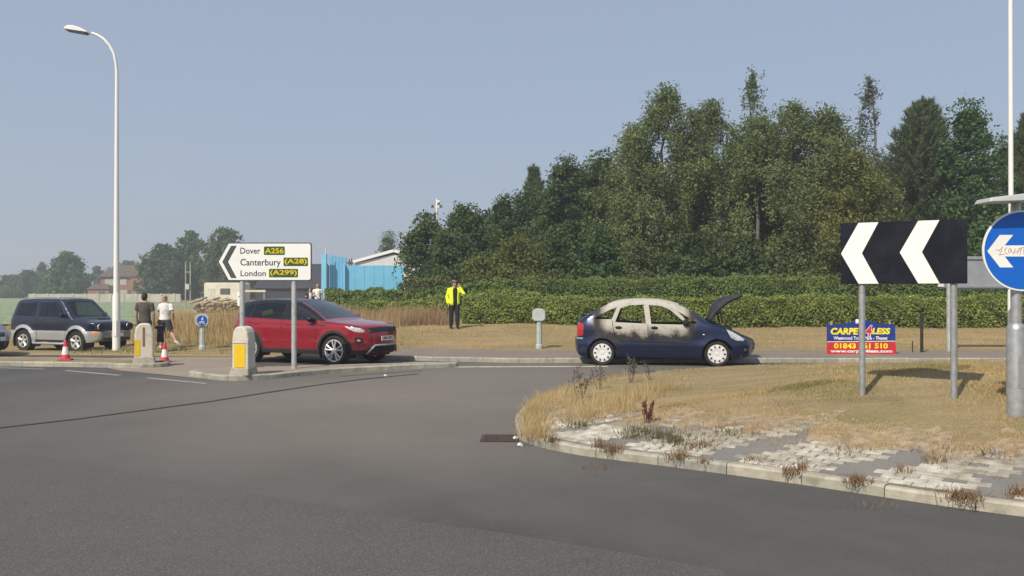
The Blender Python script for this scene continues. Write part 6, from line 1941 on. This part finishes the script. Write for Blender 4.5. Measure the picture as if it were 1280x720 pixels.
for st in scr:
    MB().tube([(ax(a), -.0112, rz_(b)) for a, b in st], .0028, 5).obj('scrawl_stroke', m_scrawl, rs)

# direction sign on the splitter island
Yd = 19.45
xl_, xr2 = (302 - 640) / F_PX * Yd, (367 - 640) / F_PX * Yd
kd = Yd / F_PX; Z0 = .106
ds_ = thing('direction_sign', 'white direction sign to Dover, Canterbury and London on two grey posts', 'road sign', ((xl_ + xr2) / 2, Yd, Z0))
oxp = 334.5
sx = lambda px: (px - oxp) * kd
sz = lambda py: CAM_H + (HORIZON - py) * kd - Z0
def arrow_board(px0, pxs, px1, pt_, pb, r=.05):
    P = [(sx(px0), (sz(pt_) + sz(pb)) / 2), (sx(pxs), sz(pb))]
    x1, zb0, zt0 = sx(px1), sz(pb), sz(pt_)
    for a in range(5): t_ = radians(-90 + 22.5 * a); P.append((x1 - r + r * cos(t_), zb0 + r + r * sin(t_)))
    for a in range(5): t_ = radians(22.5 * a); P.append((x1 - r + r * cos(t_), zt0 - r + r * sin(t_)))
    P.append((sx(pxs), zt0)); return P
MB().prism_xz(arrow_board(272.6, 285.3, 389.8, 303.2, 351.2), -.006, .012).obj('black_border', MT['sign_grey'], ds_)
MB().prism_xz(arrow_board(273.6, 286.0, 388.2, 304.5, 349.9, .04), -.0085, -.0065).obj('white_face', MT['sign_white'], ds_)
MB().prism_xz([(sx(278), sz(327.2)), (sx(289), sz(307.2)), (sx(296), sz(307.2)), (sx(285.2), sz(327.2)), (sx(296), sz(347.6)), (sx(289), sz(347.6))], -.0115, -.0095).obj('chevron', MT['sign_grey'], ds_)
m_green = M('sign_green', (.028, .095, .02), .4, 0, .05, 3); m_yel = M('sign_yellow', (.66, .44, .01), .45, 0, .05, 3)
m_txt = M('sign_letters', (.02, .022, .028), .5)
for word, a, b, pb_, pt2, road_no, c, d_ in (('Dover', 300.5, 325.5, 317.3, 309.6, 'A256', 330, 356), ('Canterbury', 300.5, 351, 334.6, 323.6, '(A28)', 354.5, 385), ('London', 300.8, 332.4, 345.3, 338, '(A299)', 336.4, 372.6)):
    text_part(ds_, 'place_name', word, m_txt, (sx(a) + sx(b)) / 2, (sz(pb_) + sz(pt2)) / 2, sx(b) - sx(a), sz(pt2) - sz(pb_), -.0098, .012)
    cyc = {'A256': 313.4, '(A28)': 327.3, '(A299)': 341.4}[road_no]
    MB().prism_xz(rounded(sx(c), sz(cyc + 5.3), sx(d_), sz(cyc - 5.3), .02), -.0105, -.009).obj('route_patch', m_green, ds_)
    hh_ = 7.0 if road_no == 'A256' else 8.0
    text_part(ds_, 'route_number', road_no, m_yel, (sx(c) + sx(d_)) / 2, sz(cyc), sx(d_) - sx(c) - 2.6 * kd, hh_ * kd, -.0118, .025)
for px in (302, 367):
    MB().tube([(sx(px), .05, -.05), (sx(px), .05, sz(310))], .057, 14).obj('post', MT['post'], ds_, smooth=40)
for py in (312, 343): MB().box((sx(334), .006, sz(py)), (1.75, .012, .04)).obj('channel', MT['galv'], ds_)
# small white notice strapped to the left post
nt_ = thing('notice_board', 'small white notice strapped to the left post of the direction sign', 'notice', ((299 - 640) / F_PX * (Yd + .05), Yd + .1, Z0 + sz(382)))
MB().prism_xz([(-.055, .0), (.03, -.03), (.05, .30), (-.07, .31)], -.006, .006).obj('board', MT['sign_white'], nt_)
MB().box((.03, 0, .2), (.12, .03, .03)).obj('strap', MT['galv'], nt_)

# bollards
m_boll = M('bollard_cream', (.60, .57, .47), .6, 0, .06, 5, dirt=(.28, .25, .18), dirt_amt=.7, dirt_scale=5)
m_byel = M('bollard_yellow', (.72, .47, .01), .45, 0, .05, 5)
m_bbase = M('bollard_base', (.36, .33, .27), .9, 0, .12, 7, dirt=(.16, .14, .1), dirt_amt=.8, dirt_scale=6)
def bollard(label, px, Y, z, h, w, rz, hid=False):
    b = thing('traffic_bollard', label, 'bollard', ((px - 640) / F_PX * Y, Y, z), rz, 'keep-left bollards')
    P = [(-w / 2, .1), (-w / 2 + .0, h * .72), (-w * .44, h * .88), (-w * .32, h * .975), (-w * .15, h), (w * .15, h), (w * .32, h * .975), (w * .44, h * .88), (w / 2, h * .72), (w / 2, .1)]
    body = MB().prism_xz(P, -w * .42, w * .42).obj('body', m_boll, b, bevel=.035)
    MB().box((0, 0, .07), (w * 1.22, w * 1.12, .16), None, .86).obj('base', m_bbase, b, bevel=.02)
    return b, body
b1, bd = bollard('white bollard with a yellow panel on the splitter island nose', 305, 18.1, .106, .99, .37, radians(-14))
MB().prism_xz(rounded(-.125, .16, .125, .62, .012), -.1665, -.16).obj('yellow_panel', m_byel, b1)
MB().prism_xz(rounded(-.15, .64, .15, .655, .004), -.164, -.157).obj('panel_joint', M('joint_grey', (.3, .28, .24), .8), b1)
b2, bd = bollard('grey white bollard with a brown slot in front of the three walkers', 180.5, 21.15, .10, .95, .42, radians(20))
MB().prism_xz(rounded(-.205, .18, -.085, .56, .012), -.183, -.1766).obj('yellow_panel', m_byel, b2)
MB().prism_xz(rounded(-.03, .40, .02, .86, .02), -.183, -.1766).obj('brown_slot', M('slot_brown', (.22, .12, .05), .8), b2)

# traffic cones
m_cred = M('cone_red', (.55, .03, .045), .55, 0, .08, 8); m_cwht = M('cone_sleeve', (.74, .73, .70), .4, 0, .05, 8)
for lab, px, Y, z in (('red and white cone in front of the dark off-roader', 82, 21.9, .106), ('red and white cone beside the bollard and the walking child', 206, 22.5, 0.0)):
    c = thing('traffic_cone', lab, 'cone', ((px - 640) / F_PX * Y, Y, z), radians(12), 'cones at the kerb')
    MB().box((0, 0, .018), (.30, .30, .036)).obj('base', m_cred, c, bevel=.012)
    MB().lathe([(.115, .036), (.10, .09), (.085, .14)], 20, 'z').obj('skirt', m_cred, c, smooth=40)
    MB().lathe([(.086, .14), (.058, .335)], 20, 'z').obj('sleeve', m_cwht, c, smooth=40)
    MB().lathe([(.057, .335), (.034, .475), (.028, .49), (0, .49)], 20, 'z').obj('tip', m_cred, c, smooth=40)

# cycle-route bollards
m_cyc = M('cycle_post', (.40, .45, .44), .55, 0, .07, 6, dirt=(.25, .24, .2), dirt_amt=.4, dirt_scale=5)
def cyc(label, px, Y, h, rz, roundel):
    x = (px - 640) / F_PX * Y
    c = thing('cycle_route_post', label, 'post', (x, Y, gz(x, Y)), rz, 'cycle route posts')
    MB().lathe([(.105, -.05), (.105, .09), (.085, .13), (.075, h - .3)], 8, 'z').obj('shaft', m_cyc, c)
    P = [(-.19, h - .30), (-.12, h - .36), (.12, h - .36), (.19, h - .30), (.19, h - .08), (.10, h), (-.10, h), (-.19, h - .08)]
    MB().prism_xz(P, -.11, .11).obj('head', m_cyc, c, bevel=.015)
    if roundel:
        f = lambda r, cx=.0, cz=h - .19, n=28: [(cx + r * cos(2 * pi * q / n), cz + r * sin(2 * pi * q / n)) for q in range(n)]
        MB().prism_xz(f(.145), -.118, -.1105).obj('blue_roundel', M('roundel_blue', (.01, .07, .38), .4), c)
        wm = MB()
        z0 = h - .19
        for cx in (-.05, .045):
            wm.tube([(cx + .034 * cos(t), -.121, z0 - .07 + .034 * sin(t)) for t in np.linspace(0, 2 * pi, 15)], .006, 4, cap=False)
        wm.tube([(-.05, -.121, z0 - .07), (-.015, -.121, z0 - .02), (.03, -.121, z0 - .02), (.045, -.121, z0 - .07)], .006, 4).tube([(-.015, -.121, z0 - .02), (.0, -.121, z0 - .07)], .006, 4)
        wm.obj('bicycle_symbol', MT['sign_white'], c)
        wk = MB().prism_xz([(-.02, z0 + .015), (.0, z0 + .07), (.035, z0 + .07), (.03, z0 + .02), (.04, z0 - .01), (.012, z0 + .03), (-.012, z0 + .0)], -.1235, -.1195)
        wk.prism_xz([(.018 + .016 * cos(2 * pi * q / 10), z0 + .095 + .016 * sin(2 * pi * q / 10)) for q in range(10)], -.1235, -.1195)
        wk.obj('walker_symbol', MT['sign_white'], c)
cyc('grey green post with a blue cycle roundel left of the red car', 253, 26.4, 1.06, radians(14), True)
cyc('plain grey green post on the far footway edge left of the burnt car', 674, 25.9, 1.17, radians(-10), False)

# lamp columns
def lamp_column(label, px, Y, top_py, base_py, with_head, r0=.085, r1=.05, bend=True):
    x = (px - 640) / F_PX * Y; z = gz(x, Y)
    c = thing('lamp_column', label, 'street lamp', (x, Y, z))
    zz = lambda py: CAM_H + (HORIZON - py) / F_PX * Y - z
    k = Y / F_PX
    sl = MB().lathe([(r0 * 1.32, -.1), (r0 * 1.32, 1.65), (r0 * 1.06, 1.75), (r0 * 1.0, 1.8)], 18, 'z').obj('base_sleeve', MT['white_paint'], c, smooth=40)
    P = [(0, 0, 1.7), (0, 0, zz(top_py) * .5), (0, 0, zz(90 if bend else top_py))]
    R = [r0, (r0 + r1) / 2, r1]
    if bend:
        for a, b in ((142.2, 78), (139.5, 66), (134, 56), (126.5, 48), (118, 43), (112, 41)):
            P.append(((a - 143.5) * k, 0, zz(b))); R.append(r1 * .85)
    MB().tube(P, R, 14).obj('shaft', MT['white_paint'], c, smooth=40)
    MB().box((0, -r0 * 1.3, .7), (.11, .02, .5)).obj('access_door', MT['white_paint'], c)
    if with_head:
        hp = [((79.5 - 143.5) * k, zz(37)), ((80 - 143.5) * k, zz(34.5)), ((84 - 143.5) * k, zz(32.3)), ((91 - 143.5) * k, zz(32.6)), ((100 - 143.5) * k, zz(35.5)), ((108.5 - 143.5) * k, zz(40.2)), ((108 - 143.5) * k, zz(41.2)), ((95 - 143.5) * k, zz(39.2))]
        hd = MB().prism_xz(hp, -.14, .14).obj('lamp_head', MT['white_paint'], c, bevel=.03)
        MB().prism_xz([((80 - 143.5) * k, zz(37.2)), ((107 - 143.5) * k, zz(41.4)), ((105 - 143.5) * k, zz(42.6)), ((82 - 143.5) * k, zz(38.6))], -.11, .11).obj('lamp_glass', MT['sign_grey'], hd)
    return c
lamp_column('tall white street lamp with a curved arm above the dark off-roader', 145.5, 27.2, 33, 440, True)
lamp_column('tall plain white lamp column rising behind the round blue sign', 1264, 26.5, -60, 440, False, .075, .06, False)

# carpet banner and small posts
Yb_ = 23.9; kb = Yb_ / F_PX; x = (1076.5 - 640) * kb; z0 = gz(x, Yb_)
bn = thing('advert_banner', 'blue and red carpet shop banner behind the island', 'banner', (x, Yb_, z0), radians(-2))
vx = lambda px: (px - 1076.5) * kb
vz = lambda py: CAM_H + (HORIZON - py) * kb - z0
m_bblue = M('banner_blue', (.016, .035, .22), .5, 0, .06, 4); m_bred = M('banner_red', (.52, .025, .035), .5, 0, .06, 4)
m_bwht = M('banner_white', (.74, .74, .74), .5); m_byl = M('banner_yellow', (.85, .72, .01), .5)
MB().prism_xz([(vx(1034), vz(427)), (vx(1118.5), vz(426)), (vx(1118), vz(405.5)), (vx(1098), vz(404.5)), (vx(1090), vz(402)), (vx(1082), vz(400)), (vx(1073), vz(400)), (vx(1062), vz(403)), (vx(1050), vz(405.5)), (vx(1034), vz(406.5))], -.012, .012).obj('blue_panel', m_bblue, bn)
MB().prism_xz([(vx(1034.2), vz(443.5)), (vx(1119.5), vz(443)), (vx(1118.5), vz(427)), (vx(1034), vz(428))], -.012, .012).obj('red_panel', m_bred, bn)
MB().prism_xz([(vx(1034.5), vz(427.6)), (vx(1118.3), vz(426.6)), (vx(1118.3), vz(425.8)), (vx(1034.5), vz(426.8))], -.0145, -.0125).obj('white_rule', m_bwht, bn)
def tx_(nm, s, mat, a, b, top, bot, y=-.0145, bold=.03, shear=0.0): text_part(bn, nm, s, mat, (vx(a) + vx(b)) / 2, (vz(top) + vz(bot)) / 2, vx(b) - vx(a), vz(top) - vz(bot), y, bold, shear)
tx_('banner_word', 'CARPET', m_byl, 1038.5, 1080, 409.8, 418.3, bold=.045, shear=.15)
tx_('banner_word', 'LESS', m_byl, 1089.5, 1112, 409.8, 417.8, bold=.045, shear=.15)
tx_('banner_numeral_edge', '4', m_bwht, 1080.5, 1090, 406.2, 420.8, -.0142, .07, .2)
tx_('banner_numeral', '4', m_bred, 1081.2, 1089.3, 407.0, 420.0, -.0152, .035, .2)
tx_('banner_line', 'Westwood Trade Park - Thanet', m_bwht, 1042, 1108.5, 420.4, 424.6, bold=.025)
tx_('banner_phone', '01843 861 510', m_byl, 1042.5, 1109, 428.8, 435.6, bold=.035)
tx_('banner_web', 'www.carpet4less.com', m_bwht, 1038, 1114.5, 436.6, 441.8, bold=.035)
for px in (1040, 1076, 1112): MB().box((vx(px), .035, vz(425)), (.05, .045, vz(404) - vz(446) + .1)).obj('stake', m_timber, bn)
MB().lathe([(.05, 0), (.055, .05), (.04, .12), (0, .13)], 12, 'z', (vx(1071.5), 0, vz(405))).obj('lamp_cap', m_bwht, bn, smooth=True)
m_dkpost = M('dark_timber', (.03, .022, .02), .9, 0, .2, 6)
for px, top, Y, lab, r in ((1152, 392, 24.6, 'dark slender timber post right of the carpet banner', .045), (1103, 392, 30, 'dark timber post in the hedge just behind the banner', .05), (1140.5, 427, 24.6, 'short thin stake left of the slender dark post', .015)):
    x = (px - 640) / F_PX * Y; z = gz(x, Y)
    o = thing('timber_post', lab, 'post', (x, Y, z))
    hh = CAM_H + (HORIZON - top) / F_PX * Y - z
    MB().tube([(0, 0, -.1), (0, 0, hh)], r, 8).obj('shaft', m_dkpost, o, smooth=40)
    MB().lathe([(r * 1.02, hh - .02), (r * .6, hh + .02), (0, hh + .03)], 8, 'z').obj('cap', m_dkpost, o)

# grey back of a large sign beyond the island
Yg = 25.2; kg = Yg / F_PX; x = (1222 - 640) * kg; z = gz(x, Yg)
sb = thing('large_road_sign', 'grey back of a large road sign seen past the chevron board', 'road sign', (x, Yg, z), radians(3))
gx2 = lambda px: (px - 1222) * kg
gz2 = lambda py: CAM_H + (HORIZON - py) * kg - z
MB().prism_xz(rounded(gx2(1172), gz2(361.5), gx2(1310), gz2(320.5), .06), .0, .012).obj('panel', MT['sign_back'], sb)
for py in (323, 358.5): MB().box(((gx2(1172) + gx2(1310)) / 2, -.02, gz2(py)), (gx2(1308) - gx2(1174), .035, .05)).obj('channel', MT['galv'], sb)
for px in (1183, 1298): MB().tube([(gx2(px), -.09, -.05), (gx2(px), -.09, gz2(318))], .068, 14).obj('post', MT['post'], sb, smooth=40)
MB().box((gx2(1173.5), -.05, gz2(356.5)), (.14, .05, .09)).obj('bracket', m_bwht, sb)

# litter on the road
m_lit = M('litter_white', (.7, .7, .66), .6)
for px, py, lab in ((645, 549.5, 'white scrap of litter against the kerb nose'), (650.5, 558, 'flat white scrap of litter on the road by the kerb nose'), (482, 470.5, 'white scrap of litter in front of the splitter island'), (116, 440, 'white scrap of litter under the dark off-roader')):
    x, y = gp(px, py)
    if px == 116: x, y = (116 - 640) / F_PX * 28.2, 28.2
    o = MB().box((0, 0, .02), (.07, .05, .035), (.2, .3, .5), .6).obj('litter', m_lit, bevel=.008)
    o.location = (x, y, .004 if px != 116 else gz(x, y)); tag(o, lab, 'litter')

# ------------------------------------------------------------------ haze
HAZE = 0.0013
hz = MB().box((0, 215, 13.5), (830, 830, 31)).obj('haze', None)
mh = bpy.data.materials.new('haze'); mh.use_nodes = True
n = mh.node_tree.nodes; n.clear()
ho = n.new('ShaderNodeOutputMaterial'); hv_ = n.new('ShaderNodeVolumePrincipled')
hv_.inputs['Color'].default_value = (.80, .85, .95, 1); hv_.inputs['Density'].default_value = HAZE; hv_.inputs['Anisotropy'].default_value = .3
mh.node_tree.links.new(hv_.outputs[0], ho.inputs['Volume'])
hz.data.materials.append(mh)
tag(hz, 'thin pale summer haze over the land', kind='stuff')
